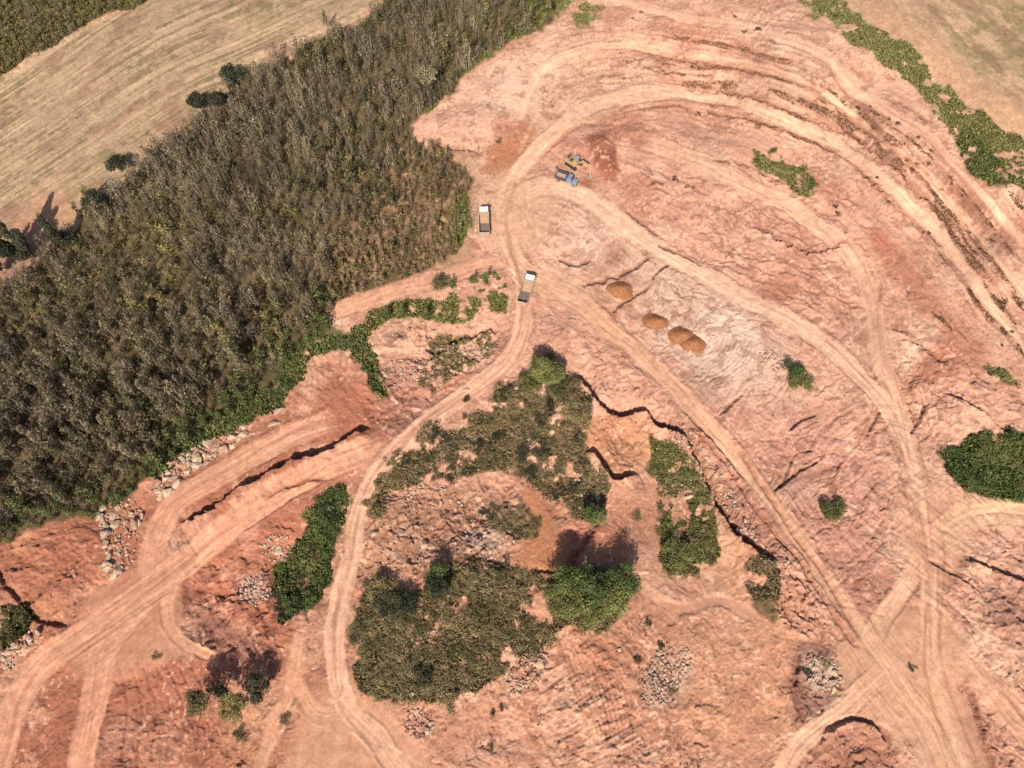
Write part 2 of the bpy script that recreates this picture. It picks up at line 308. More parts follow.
green('tongue', [(345,345),(362,335),(372,350),(378,378),(385,395),(376,400),(362,375),(352,360)], (96,108,54))
green('mid_strip', [(360,320),(380,308),(400,300),(440,300),(465,296),(480,300),(470,315),(440,324),(400,320),(370,335),(350,345),(352,330)], (92,112,44))
green('mid_right', [(470,285),(485,265),(500,275),(508,300),(505,322),(495,315),(485,300)], (104,118,56))
green('fringe', [(425,112),(450,92),(475,66),(505,45),(535,24),(560,-6),(540,-10),(515,22),(480,45),(452,72),(425,90),(410,108)], (122,124,66), .8)
green('top_grass', [(500,40),(530,20),(560,-5),(590,-20),(562,15),(545,25),(520,35)], (132,136,74)); green('top_grass_b', [(572,12),(590,4),(606,0),(600,15),(580,24)], (120,128,64))
green('scrub_strip', [(448,200),(468,190),(470,220),(460,250),(448,245)], (104,118,56))
green('left_tri', [(-20,600),(20,600),(30,615),(15,640),(-20,650)], (104,100,54))
green('scrub_a', [(405,440),(430,425),(480,405),(505,388),(525,378),(545,355),(575,385),(592,402),(587,440),(590,470),(608,490),(603,515),(580,522),(560,500),(540,490),(520,475),(490,468),(450,482),(420,485),(395,500),(375,522),(368,505)], (104,92,58))
green('scrub_b', [(355,602),(375,582),(410,592),(440,572),(480,560),(510,570),(540,577),(600,567),(628,578),(625,605),(600,628),(560,630),(545,650),(510,670),(480,690),(430,703),(380,695),(355,670)], (104,92,58))
green('scrub_c', [(488,505),(515,500),(538,520),(530,538),(500,535),(486,520)], (96,92,54))
green('scrub_d', [(650,440),(688,452),(708,498),(718,550),(700,572),(665,575),(660,540),(655,490)], (104,110,58))
green('left_veg', [(315,505),(345,488),(350,500),(340,530),(330,570),(320,600),(300,612),(285,625),(276,600),(275,572),(290,552),(300,535)], (76,92,40))
green('right_big', [(945,455),(965,440),(1000,432),(1060,440),(1060,500),(1010,500),(975,487),(950,475)], (84,104,44))
green('ver_hill', [(745,565),(770,560),(782,590),(775,620),(750,600)], (100,94,56)); green('bench_grass', [(752,145),(775,158),(800,168),(815,190),(800,198),(780,180),(756,168)], (112,116,58))
green('edge_r', [(985,362),(1005,368),(1022,385),(1010,385),(990,375)], (112,112,62)); green('rub_grass', [(430,345),(470,330),(495,335),(498,350),(460,372),(430,395),(415,400),(425,370)], (112,108,62))
paint(pmask([(600,650),(700,600),(720,640),(650,720)], 14, 8) * sstep(.2, .5, N_B), alb(150,116,80), .3)

# roads -------------------------------------------------------------
def road(pts, hw_, c=(230, 178, 141), a=.85, seed=0, ruts=True, soft=1.6, mask=True):
    h0, h1 = hw_ if hasattr(hw_, '__len__') else (hw_, hw_)
    wn, D, S, L, tot = linefield(pts, h0 + 14, step=6); hw = h0 + (h1 - h0) * L / tot
    wob = N_A[wn] * 2.2 + N_E[wn] * 1.6 + N_B[wn] * 1.4 + N_C[wn] * .8; a = min(1, a * 1.08); ends = sstep(-4, 16, L) * sstep(tot + 4, tot - 16, L)
    m = sstep(hw + soft, hw - soft, np.abs(S + wob)) * ends * (.85 + .15 * sstep(-.4, .2, N_D[wn] + N_E[wn] + .3 * N_B[wn]))
    base = alb(*c)
    n = fbm((S + wob * .5) / 1.6, L / 55, 1, 3, 300 + seed, .65)
    k = np.clip(1 + n * .24, .6, 1.35)[..., None] * base * (1.07 + N_B[wn] * .08 + N_D[wn] * .06 + N_C[wn] * .05)[..., None]
    mm = (m * a)[..., None]; COL[wn] = COL[wn] * (1 - mm) + k * mm
    if ruts:
        for o in (-.45, .1, .55):
            r = np.exp(-((S + wob + o * hw) / 1.5) ** 2) * (0.5 + 0.5 * sstep(-.3, .3, fbm(L / 40, S * 0 + o * 9, 1, 2, 340 + seed)))
            COL[wn] *= (1 + r * m * .08)[..., None]; H[wn] -= r * m * .05
    H[wn] += n * m * .05
    bank = np.exp(-((np.abs(S + wob) - hw - 1.5) / 1.6) ** 2) * sstep(-.35, .3, N_A[wn] + N_E[wn])
    H[wn] += bank * .16 * a * ends; COL[wn] *= (1 - .10 * bank * a * ends)[..., None]
    ROUGH[wn] *= 1 - m * .92
    if mask: ROAD[wn] = np.maximum(ROAD[wn], m)
road(R9, 5, (234,186,154), .6, 11); road(R8, 4, (234,184,148), .75, 8); road(R7, 5.5, (236,184,152), .65, 7)
road(R5, 9, (230,180,146), .65, 5); road(R10, 8, (218,160,126), .85, 10); road(R12, 6, (226,168,132), .5, 12, False, 4)
road(R6c, 13, (234,186,146), .8, 61, soft=6); road(R6b, 11, (236,182,146), .9, 62, soft=3); road(R6d, 15, (222,166,130), .7, 63, soft=7); road(R6a, 10, (236,182,146), .9, 64, soft=3)
road(R2u, 12, (222,160,126), .9, 21, soft=2.5); road(R2b, 6, (226,164,128), .9, 22); road(R2f, 14, (224,160,126), .95, 23, soft=2.5); road(R2, 13, (224,160,126), .95, 2, soft=2)
road(R11, 8, (218,160,124), .8, 111, soft=4); road(R11b, 8, (224,164,126), .7, 112, soft=5); road(R3, 9, (226,170,132), .9, 3); road(R4, (9, 8), (238,188,156), .9, 4)
road(R1, (11, 4.5), (236,184,150), .9, 1)
for p, hw, a in (([(495,175),(520,170),(560,200),(545,240),(515,260),(492,240)], 5, .9), ([(320,690),(350,690),(420,745),(450,800),(300,800),(290,740)], 6, .75), ([(90,590),(175,555),(180,610),(170,660),(90,680),(60,650)], 6, .8), ([(838,645),(880,605),(945,620),(955,720),(905,742),(850,700)], 10, .95), ([(895,480),(930,490),(965,525),(960,570),(935,600),(905,570)], 9, .85), ([(910,690),(960,690),(990,790),(930,790)], 8, .5), ([(515,258),(590,292),(600,320),(560,305),(535,290),(520,300)], 5, .8)):
    m = pmask(p, hw, 4); cc = alb(232,182,144) if p[0][1] < 300 else (alb(220,158,124) if p[0][0] < 200 else alb(228,172,134))
    paint(m * (1 + .0 * m), cc, a * .8); ROAD[:] = np.maximum(ROAD, sstep(.3, .7, m)); ROUGH *= 1 - m * .85
mul(ROAD * N_C, .10)
# single tyre tracks and scrape marks
def track(pts, c=(236,190,156), a=.5, hw=1.6, dz=-.06):
    r = linefield(pts, 8, step=8)
    if r is None: return
    wn, D, S, L, tot = r; m = np.exp(-(D / hw) ** 2) * (.55 + .45 * sstep(-.4, .3, fbm(L / 20, D * 0, 1, 2, int(tot) % 90)))
    paintw(wn, m, alb(*c), a); H[wn] += m * dz
def shift(pts, dx, dy): return [(x + dx, y + dy) for x, y in pts]
rr = random.Random(3)
for pts, sp, n in ((R1[24:], 12, 5), (R4[6:], 14, 9), (R5[3:], 10, 6), (R3[2:], 12, 7), (R1[:20], 7, 4), (R2, 10, 6), (R2f, 9, 5), (R6c, 12, 7), (R6d, 14, 7), (R6b, 8, 5), (R2u, 9, 5), (R8, 8, 3), (R7, 8, 4)):
    for k in range(n):
        o = rr.uniform(-sp, sp); o2 = o + rr.uniform(-4, 4); a = smooth(pts, 12); q = []
        for i in range(len(a)):
            j = max(0, min(len(a) - 2, i)); d = a[j + 1] - a[j]; d = d / (np.hypot(*d) + 1e-6); t = i / len(a); oo = o * (1 - t) + o2 * t + 2.5 * math.sin(i * .4 + k)
            q.append((a[i][0] + d[1] * oo, a[i][1] - d[0] * oo))
        i0 = rr.randint(0, len(q) // 2); q = q[i0:i0 + rr.randint(max(4, len(q) // 3), len(q))]
        if len(q) > 2: track(q, rr.choice([(242,198,164), (240,192,156), (186,124,94), (180,116,88)]), rr.uniform(.25, .6), rr.uniform(1.0, 1.9))
for q in ([(900,570),(890,600),(860,640)], [(885,370),(895,400),(905,440)], [(820,270),(850,300),(862,330)], [(835,345),(868,310)], [(840,352),(872,318)], [(930,540),(960,520),(1020,505)], [(915,500),(900,470),(880,430)],
          [(935,600),(975,650),(1024,690)], [(938,590),(990,640),(1040,660)], [(600,215),(640,260),(700,300),(760,330)], [(560,200),(600,225),(640,255)], [(790,730),(840,700)], [(770,745),(830,712)], [(535,110),(560,80),(600,68),(660,75)], [(520,150),(540,110),(560,90)],
          [(340,700),(380,740),(420,765)], [(330,700),(360,740),(390,770)], [(265,760),(300,700)], [(950,480),(1000,490),(1040,480)], [(925,420),(960,405),(1000,410),(1040,420)], [(930,430),(970,415),(1030,430)]):
    track(q, (240,196,162), .6, 1.8)
for k in range(9):   # arcs scraped in the pale clay
    r0 = 34 + k * 4.2; track([(690 + r0 * math.cos(t), 335 + r0 * .8 * math.sin(t)) for t in (0.15, .5, .85, 1.15)], (196,150,132), .4, .9, -.08)
for k in range(12):  # dozer scrapes on the fans
    a = k * 5.5; track([(560 + a, 640 + k * 3), (575 + a * .9, 690), (590 + a * .8, 740), (585 + a * .8, 790)], (186,122,92), .35, 1.6, -.22)
for k in range(8): track([(870 + k * 2, 560 + k * 8), (835, 560 + k * 6), (815 + k * 3, 545 + k * 7)], (176,118,98), .35, 1.1, -.1)
for k in range(10): track([(300 + k * 7, 350 + (k % 3) * 4), (308 + k * 5, 385), (290 + k * 6, 420)], (182,120,92), .35, 1.5, -.18)
for k in range(9): track([(120 + k * 12, 668), (128 + k * 14, 710), (122 + k * 15, 760)], (160,92,70), .35, 1.5, -.18)

# cracks / rills: wandering polylines
def crack(u, v, ang, n, c=(150, 98, 80), a=.7, hw=1.1, depth=.45, wig=.6, seed=0):
    r_ = random.Random(seed); p = [(u, v)]; b = ang
    for i in range(n):
        b = ang + r_.uniform(-wig, wig); u += math.cos(b) * 7; v += math.sin(b) * 7; p.append((u, v))
    q = linefield(p, 6, step=4)
    if q is None: return
    wn, D, S, L, tot = q; m = np.exp(-(D / (hw * (.6 + .4 * np.sin(L / 9 + seed)) + .2)) ** 2)
    m = m * (1 - ROAD[wn]); paintw(wn, m, alb(*c), a); H[wn] -= m * depth
def crackl(p, c=(130, 84, 68), a=.8, hw=1.5, depth=.7):
    q = linefield(p, 8, curve=True, step=5)
    if q is None: return
    wn, D, S, L, tot = q; D = D + N_C[wn] * 1.2; m = np.exp(-(np.maximum(D, 0) / (hw * (.75 + .35 * np.sin(L / 11)))) ** 2); paintw(wn, m, alb(*c), a); H[wn] -= m * depth
for p in ([(614,311),(620,304),(632,297),(645,290),(652,282),(654,275),(660,270),(668,264)], [(585,285),(596,281),(603,282),(608,277),(618,278)], [(618,278),(626,271),(637,268)], [(637,266),(648,258)],
          [(780,487),(800,470),(812,465),(822,458)], [(775,490),(785,480),(795,455),(812,450)], [(790,430),(800,420),(815,415)], [(868,435),(872,425),(880,412)], [(912,432),(920,418),(925,405)],
          [(660,245),(690,258),(700,265)], [(648,186),(655,180),(662,182)], [(628,212),(645,225),(665,240)], [(930,560),(955,575),(975,590)], [(720,415),(735,400),(742,395)], [(560,260),(575,265),(590,260)]):
    crackl(p)
for i in range(120):
    u = rr.uniform(700, 910); v = rr.uniform(385, 620)
    if (v - 385) > (u - 690) * 1.25 + 25: continue
    crack(u, v, rr.choice([-.75, -.9, -.6, .3]), rr.randint(2, 7), a=rr.uniform(.25, .5), hw=rr.uniform(.6, 1.1), depth=rr.uniform(.08, .28), seed=i)
for i in range(70): crack(rr.uniform(620, 760), rr.uniform(270, 390), -.5, rr.randint(1, 4), c=(176, 130, 112), a=.45, hw=.8, depth=.15, seed=900 + i)
for i in range(110): crack(rr.uniform(640, 860), rr.uniform(160, 300), rr.uniform(.2, 1.0), rr.randint(2, 5), a=.45, hw=.9, depth=.25, seed=1300 + i)
for i in range(50): crack(rr.uniform(930, 1060), rr.uniform(400, 760), rr.uniform(.2, 1.3), rr.randint(2, 6), a=.45, hw=1.1, depth=.16, seed=1600 + i)



H += 1.6 * pmask([(590,142),(604,143),(614,156),(616,172),(610,177),(600,174),(593,160)], 3, 3) + 1.0 * pmask([(565,150),(585,133),(606,130),(618,145),(590,150)], 4, 3) + 1.5 * pmask([(424,124),(450,112),(500,112),(492,132),(470,148),(440,146)], 5, 3)
# roughness of the ground, relief
def rgh(pts, v, soft=6):
    m = pmask(pts, soft, 6); ROUGH[:] = ROUGH * (1 - m) + np.maximum(ROUGH, v) * m * (1 - ROAD) + ROUGH * m * ROAD
for p, v in (([(640,415),(695,425),(770,530),(830,610),(800,640),(740,560),(690,480)], 1.6), ([(180,560),(290,530),(300,640),(200,660)], 1.5), ([(370,340),(500,330),(420,420),(370,410)], 1.5), ([(0,530),(110,540),(100,610),(0,650)], 1.2),
             ([(370,480),(520,480),(580,560),(370,600)], 1.3), ([(80,660),(300,680),(270,790),(100,790)], .55), ([(540,640),(700,620),(690,790),(440,790),(400,710)], .65), ([(780,640),(880,650),(900,790),(790,790)], 1.0), ([(950,560),(1100,540),(1100,790),(980,790)], 1.0),
             ([(650,170),(760,190),(860,240),(860,330),(760,300),(660,230)], .65), ([(700,390),(900,400),(920,600),(860,620)], .45), ([(560,330),(660,380),(700,440),(600,420)], 1.1), ([(900,320),(1024,380),(1024,440),(900,420)], 1.0), ([(590,410),(660,430),(620,490)], .8), ([(370,335),(480,300),(505,330),(420,360)], .7), ([(380,460),(600,400),(600,520),(400,520)],.9)): rgh(p, v)
ROUGH *= 1 - np.maximum(F1, F2) * .8
WX = X + 2.2 * N_E + .8 * N_B; WY = Y + 2.2 * N_A + .8 * N_C
ROUGH *= .78; ROUGH *= 1 - .6 * np.clip(Z_pale, 0, 1); ROUGH *= 1 - .9 * pmask([(515,488),(538,490),(558,525),(575,545),(560,572),(530,572),(510,560),(530,530)], 2, 2)
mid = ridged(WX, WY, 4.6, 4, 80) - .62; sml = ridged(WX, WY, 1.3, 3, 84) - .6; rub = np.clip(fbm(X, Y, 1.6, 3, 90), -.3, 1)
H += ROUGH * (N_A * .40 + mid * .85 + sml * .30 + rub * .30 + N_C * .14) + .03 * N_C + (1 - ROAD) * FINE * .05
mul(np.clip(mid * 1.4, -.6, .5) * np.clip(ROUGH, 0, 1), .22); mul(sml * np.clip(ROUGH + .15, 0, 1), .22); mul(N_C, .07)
sp1 = vnoise(X * 2.3, Y * 2.3, 95) + .35 * N_E; sp2 = vnoise(X * 1.6 + 9, Y * 1.6, 96) + .35 * N_A
nf = (1 - np.maximum(np.maximum(F1, F2), np.maximum(FOREST, FTL))) * (1 - .75 * ROAD)
for gm in GR.values(): nf = nf * (1 - .8 * gm)
paint(sstep(.80, .95, sp1) * nf, alb(150, 96, 72), .5); paint(sstep(.82, .95, sp2) * nf, alb(244, 204, 174), .5); mul(FINE, .10); mul(np.maximum(F1, F2) * (N_C + .6 * N_B), .10)
paint(sstep(.3, .5, fbm(X, Y, 2.2, 3, 98, .6) + .3 * N_D) * nf, alb(176, 116, 88), .45)

MB_ = np.stack([blur(np.ascontiguousarray(COL[..., i]), 14) for i in range(3)], -1)
lc = COL.mean(-1, keepdims=True); lm = MB_.mean(-1, keepdims=True); COL = np.clip((COL * .82 + MB_ * lc / lm * .18) * np.clip(1 + .32 * (lc / lm - 1), .5, 1.5), .01, .9)
paint(1 - np.maximum(np.maximum(F1, F2), np.maximum(FOREST, FTL)), alb(240, 190, 166), .06)
q_ = fbm(WX, WY, 11, 5, 140, .55) * 5.5; fq = q_ - np.floor(q_); LED = np.floor(q_) + sstep(0, .16, fq)
H += np.clip(ROUGH, 0, 1.3) * LED * .34 + (1 - ROAD) * (1 - np.maximum(FOREST, np.maximum(F1, F2))) * LED * .05
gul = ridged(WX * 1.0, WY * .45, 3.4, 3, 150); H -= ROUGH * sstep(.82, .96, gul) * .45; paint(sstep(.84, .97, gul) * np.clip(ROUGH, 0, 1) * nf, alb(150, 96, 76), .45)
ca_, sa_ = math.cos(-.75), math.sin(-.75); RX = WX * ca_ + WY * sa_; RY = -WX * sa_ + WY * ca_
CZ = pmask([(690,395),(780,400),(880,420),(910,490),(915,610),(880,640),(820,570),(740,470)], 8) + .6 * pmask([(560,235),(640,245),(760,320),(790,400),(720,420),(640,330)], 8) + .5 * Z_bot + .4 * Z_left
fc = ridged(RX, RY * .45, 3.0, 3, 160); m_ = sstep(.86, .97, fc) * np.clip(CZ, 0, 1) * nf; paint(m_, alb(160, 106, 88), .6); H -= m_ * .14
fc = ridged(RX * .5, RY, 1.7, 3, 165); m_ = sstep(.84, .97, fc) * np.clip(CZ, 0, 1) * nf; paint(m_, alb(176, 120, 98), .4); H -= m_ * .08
for i_, p_ in enumerate(([(820,98),(860,120),(900,150),(940,190),(985,250),(1030,320)], [(835,112),(875,140),(915,175),(950,215),(990,275)], [(760,88),(810,98),(850,118),(890,146)], [(860,104),(900,132),(935,163),(975,205),(1020,262)], [(880,96),(915,118),(945,145)], [(930,205),(965,250),(1000,305),(1030,350)], [(700,104),(760,116),(810,136),(850,158)], [(620,66),(690,76),(760,88)], [(640,34),(700,40),(760,52),(800,66)], [(700,158),(750,170),(810,200)], [(880,268),(930,310),(980,355)])):
    wn, D, S, L, tot = linefield(p_, 9, step=8); n_ = fbm(L / 9, S / 2.2, 1, 3, 700 + i_); m_ = sstep(-.15, .25, n_) * np.exp(-((S + N_E[wn] * 3 + N_B[wn] * 1.5) / 2.2) ** 2) * sstep(0, 20, L) * sstep(tot, tot - 20, L)
    paintw(wn, m_, alb(150, 98, 74), .62); WEEDS.append((wn, m_)); H[wn] += .25 * m_
# scarps: (line, height of the lip, decay behind lip, side of the high ground (+1 left / -1 right of the direction), trench depth, face colour)
def scarp(pts, hh, wd, side, tr=0.0, c=(150, 92, 70), jag=2.5, trw=3.0):
    wn, D, S, L, tot = linefield(pts, max(wd * 2.6, 14), step=6)
    hm = .35 + .9 * sstep(-.45, .35, fbm(L / 13, L * 0 + 3, 1, 3, int(tot) % 80))
    if wd > 10: hm = .85 + .15 * hm; hh = hh * hm; tr = tr * hm
    s = S * side + N_B[wn] * jag * 1.7 + N_C[wn] * jag * 1.3 + N_E[wn] * jag
    e = sstep(0, 14, L) * sstep(tot, tot - 14, L)
    lip = np.where(s > 0, np.exp(-np.maximum(s, 0) / wd), 0) * sstep(0, 1.2, s) * hh
    H[wn] += lip * e; H[wn] -= np.exp(-((s + trw * .8) / trw) ** 2) * tr * e
    paintw(wn, np.exp(-((s + 1.5) / 3.0) ** 2) * e, alb(*c), .55)
scarp([(180,526),(188,522),(200,519),(222,506),(240,494),(262,482),(285,468),(310,458),(332,450),(350,437),(372,428)], 2.9, 16, -1, 1.3, trw=4.5)
scarp([(186,524),(184,515),(184,505)], .8, 6, -1, .4)
scarp([(566,378),(583,382),(596,402),(612,414),(628,417),(640,410),(655,424),(672,432),(690,452),(705,485),(716,508),(728,528),(745,545),(768,562),(778,560)], 2.0, 8, -1, 2.0, (140,84,64), 1.8, trw=4)
scarp([(583,450),(596,456),(603,470),(612,482),(622,482),(638,472)], 2.6, 9, -1, 1.4, (150,90,66), 1.8, trw=4)
scarp([(426,140),(440,148),(462,154),(478,152),(492,143)], -.1, 6, 1, 0); scarp([(424,139),(440,149),(462,153),(480,152)], 1.2, 5, -1, .7, (120,78,60), 1)
scarp([(420,368),(432,362),(444,352),(452,345),(470,336),(490,330),(500,333)], 1.1, 6, -1, .7, (150,104,80), 2)
scarp([(372,352),(376,372),(388,392),(392,405)], 1.3, 6, 1, .8, (110,80,66), 2)
scarp([(20,600),(35,620),(55,625),(70,626)], .6, 6, -1, .7, (130,86,64), 2); scarp([(-10,560),(5,590),(22,602),(36,596),(48,575)], .5, 7, -1, .5, (110,80,60), 2)
scarp([(738,444),(760,480),(800,540),(830,580),(862,640)], .0, 3, 1, .5, (170,108,82), 1, 2.0)
scarp([(690,425),(728,468),(770,525),(808,572),(842,625),(862,650)], .5, 4, 1, .5, (160,100,76), 1.5, 2)
scarp([(262,502),(300,486),(330,480)], .4, 4, -1, .4, (150,92,70), 1.5); scarp([(940,395),(960,402),(985,415),(1005,432),(1040,440)], 1.2, 8, -1, .5, (160,100,78), 2)
scarp([(885,325),(905,335),(925,350),(950,365)], .4, 4, -1, .4, (150,95,72), 2); scarp([(800,650),(796,680),(800,705),(812,725)], .8, 5, 1, .5, (150,100,78), 2)
scarp([(960,560),(985,568),(1010,575),(1040,590)], .9, 6, -1, .6, (140,90,74), 2); scarp([(958,675),(975,700),(985,740),(1000,780)], .8, 6, 1, .5, (140,88,68), 2); scarp([(820,735),(845,722),(870,724),(890,745)], .9, 7, -1, .5, (140,90,70), 2)
scarp([(540,160),(570,132),(596,126),(620,130)], .4, 5, -1, .2, (190,120,92), 2); scarp([(600,178),(612,180),(618,176)], .8, 5, -1, .4, (110,70,50), 1)
scarp([(750,225),(790,245),(815,250),(850,240)], .7, 6, -1, .4, (176,120,100), 3); scarp([(600,520),(575,560),(560,572),(520,574)], .9, 6, 1, .3, (130,78,58), 2)
for i, p in enumerate(([(690,70),(730,70),(780,80),(830,96)], [(640,56),(690,62),(750,70)], [(830,110),(870,135),(905,160),(930,185)], [(680,90),(730,96),(790,112),(850,140),(900,175),(945,225),(990,285)], [(720,116),(770,130),(830,152),(880,190),(930,240)])): scarp(p, .7, 7, -1, .25, (168,106,80), 3)
# small dips with rough clods in the bare centre
for k in range(0): band([(520 + k*30, 660 + 18*math.sin(k)), (560 + k*30, 700), (540 + k*30, 760)], 9, alb(184,120,92), .35, 400 + k)

# ---------------------------------------------------------------- terrain meshes
KX = CAMH / 1.0
Z = HB + H
def build_mesh(name, V, F, mat, colr=None, parent=None, smooth_=True, mats=None, mi=None, n=4):
    me = bpy.data.meshes.new(name); V = np.ascontiguousarray(V, np.float32); F = np.ascontiguousarray(F, np.int32)
    me.vertices.add(len(V)); me.vertices.foreach_set('co', V.ravel())
    me.loops.add(F.size); me.loops.foreach_set('vertex_index', F.ravel())
    me.polygons.add(len(F)); me.polygons.foreach_set('loop_start', np.arange(0, F.size, n, dtype=np.int32)); me.polygons.foreach_set('loop_total', np.full(len(F), n, np.int32))
    if smooth_: me.polygons.foreach_set('use_smooth', np.ones(len(F), bool))
    for m in (mats or [mat]): me.materials.append(m)
    if mi is not None: me.polygons.foreach_set('material_index', np.ascontiguousarray(mi, np.int32))
    if colr is not None:
        at = me.attributes.new('tint', 'FLOAT_COLOR', 'POINT'); c4 = np.ones((len(V), 4), np.float32); c4[:, :3] = colr; at.data.foreach_set('color', c4.ravel())
    me.update(); me.validate()
    o = bpy.data.objects.new(name, me); col.objects.link(o)
    if parent: o.parent = parent
    return o
def earth_material(name, rough_=.95, bump=.35, amp=.16):
    m = bpy.data.materials.new(name); m.use_nodes = True; t = m.node_tree; b = t.nodes['Principled BSDF']; L = t.links
    b.inputs['Roughness'].default_value = rough_; b.inputs['Specular IOR Level'].default_value = .1
    a = t.nodes.new('ShaderNodeAttribute'); a.attribute_name = 'tint'
    tc = t.nodes.new('ShaderNodeTexCoord')
    n1 = t.nodes.new('ShaderNodeTexNoise'); n1.inputs['Scale'].default_value = 1.7; n1.inputs['Detail'].default_value = 6; n1.inputs['Roughness'].default_value = .65
    L.new(tc.outputs['Object'], n1.inputs['Vector'])
    mr = t.nodes.new('ShaderNodeMapRange'); mr.inputs['From Min'].default_value = .3; mr.inputs['From Max'].default_value = .7; mr.inputs['To Min'].default_value = 1 - amp; mr.inputs['To Max'].default_value = 1 + amp
    L.new(n1.outputs['Fac'], mr.inputs['Value'])
    vm = t.nodes.new('ShaderNodeVectorMath'); vm.operation = 'SCALE'; L.new(a.outputs['Color'], vm.inputs[0]); L.new(mr.outputs[0], vm.inputs['Scale'])
    L.new(vm.outputs[0], b.inputs['Base Color'])
    bp = t.nodes.new('ShaderNodeBump'); bp.inputs['Strength'].default_value = bump; bp.inputs['Distance'].default_value = .3; L.new(n1.outputs['Fac'], bp.inputs['Height']); L.new(bp.outputs[0], b.inputs['Normal'])
    return m
M_EARTH = earth_material('red_earth'); M_ROAD = earth_material('packed_dirt', .9, .2, .10); M_FIELD = earth_material('stubble', .95, .3, .14)
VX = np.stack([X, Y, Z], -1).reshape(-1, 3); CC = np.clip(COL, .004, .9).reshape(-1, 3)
idx = np.arange(NU * NV).reshape(NV, NU)
Q = np.stack([idx[1:, :-1], idx[1:, 1:], idx[:-1, 1:], idx[:-1, :-1]], -1)
rd = blur(ROAD, 2)[:-1, :-1] > .5; f1 = (F1[:-1, :-1] > .5) & ~rd; f2 = (F2[:-1, :-1] > .5) & ~rd
def structure(o): o['kind'] = 'structure'; return o
def sub(name, mask, mat):
    q = Q[mask]; uq, inv = np.unique(q, return_inverse=True)
    return structure(build_mesh(name, VX[uq], inv.reshape(-1, 4), mat, CC[uq]))
sub('dirt_road', rd, M_ROAD); sub('field', f1, M_FIELD); sub('field', f2, M_FIELD)
# the ground sheet, carried on to the horizon by a coarse skirt
gq = Q[~(rd | f1 | f2)]
edge = np.concatenate([idx[0, :-1], idx[:-1, -1], idx[-1, :0:-1], idx[:0:-1, 0]]); ne = len(edge)
ec = VX[edge]; cen = np.array([0, 100, 0]); rings = [VX, ]; rc = [CC]; base = len(VX); prev = edge; sq = []
for k, sc in enumerate((1.25, 1.7, 3, 8, 30)):
    dv = (ec - cen); p = cen + dv * sc; p[:, 2] = ec[:, 2] + 3 * np.sin(p[:, 0] / 60) * np.cos(p[:, 1] / 70) * (sc - 1) / sc
    nn = np.clip(.5 + .8 * fbm(p[:, 0], p[:, 1], 60, 3, 7), 0, 1)[:, None]; cc_ = alb(198, 150, 118) * (1 - nn) + alb(104, 100, 58) * nn
    rings.append(p.astype(np.float32)); rc.append(cc_.astype(np.float32)); cur = base + np.arange(ne); base += ne
    sq.append(np.stack([prev, np.roll(prev, -1), np.roll(cur, -1), cur], -1)); prev = cur
allV = np.concatenate(rings); allC = np.concatenate(rc); q = np.concatenate([gq] + sq); uq, inv = np.unique(q, return_inverse=True)
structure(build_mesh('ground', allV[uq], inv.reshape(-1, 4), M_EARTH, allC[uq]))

def at(u, v):
    fu_ = min(max(u - U0, 0), NU - 1.001); fv_ = min(max(v - V0, 0), NV - 1.001); i = int(fu_); j = int(fv_); a = fu_ - i; b = fv_ - j
    def g(A): return float((A[j, i] * (1 - a) + A[j, i + 1] * a) * (1 - b) + (A[j + 1, i] * (1 - a) + A[j + 1, i + 1] * a) * b)
    return g(X), g(Y), g(Z)
def mval(m, u, v):
    i = int(round(u - U0)); j = int(round(v - V0)); return float(m[j, i]) if 0 <= i < NU and 0 <= j < NV else 0.
def tag(o, label, cat, group=None, kind=None):
    if label: o['label'] = label
    if cat: o['category'] = cat
    if group: o['group'] = group
    if kind: o['kind'] = kind
    return o
# ---------------------------------------------------------------- materials
def mat(name, c, r=.6, metal=0., noise=0., scale=4., c2=None, spec=.3):
    m = bpy.data.materials.new(name); m.use_nodes = True; t = m.node_tree; b = t.nodes['Principled BSDF']
    b.inputs['Roughness'].default_value = r; b.inputs['Metallic'].default_value = metal; b.inputs['Specular IOR Level'].default_value = spec
    b.inputs['Base Color'].default_value = (*c, 1)
    if noise or c2:
        tc = t.nodes.new('ShaderNodeTexCoord'); n = t.nodes.new('ShaderNodeTexNoise'); n.inputs['Scale'].default_value = scale; n.inputs['Detail'].default_value = 5
        mx = t.nodes.new('ShaderNodeMix'); mx.data_type = 'RGBA'; mr = t.nodes.new('ShaderNodeMapRange'); mr.inputs['From Min'].default_value = .38; mr.inputs['From Max'].default_value = .62
        c2 = c2 or tuple(x * (1 - noise) for x in c)
        mx.inputs[6].default_value = (*c, 1); mx.inputs[7].default_value = (*c2, 1)
        t.links.new(tc.outputs['Object'], n.inputs['Vector']); t.links.new(n.outputs['Fac'], mr.inputs['Value']); t.links.new(mr.outputs[0], mx.inputs[0]); t.links.new(mx.outputs[2], b.inputs['Base Color'])
        bp = t.nodes.new('ShaderNodeBump'); bp.inputs['Strength'].default_value = .3; t.links.new(n.outputs['Fac'], bp.inputs['Height']); t.links.new(bp.outputs[0], b.inputs['Normal'])
    return m
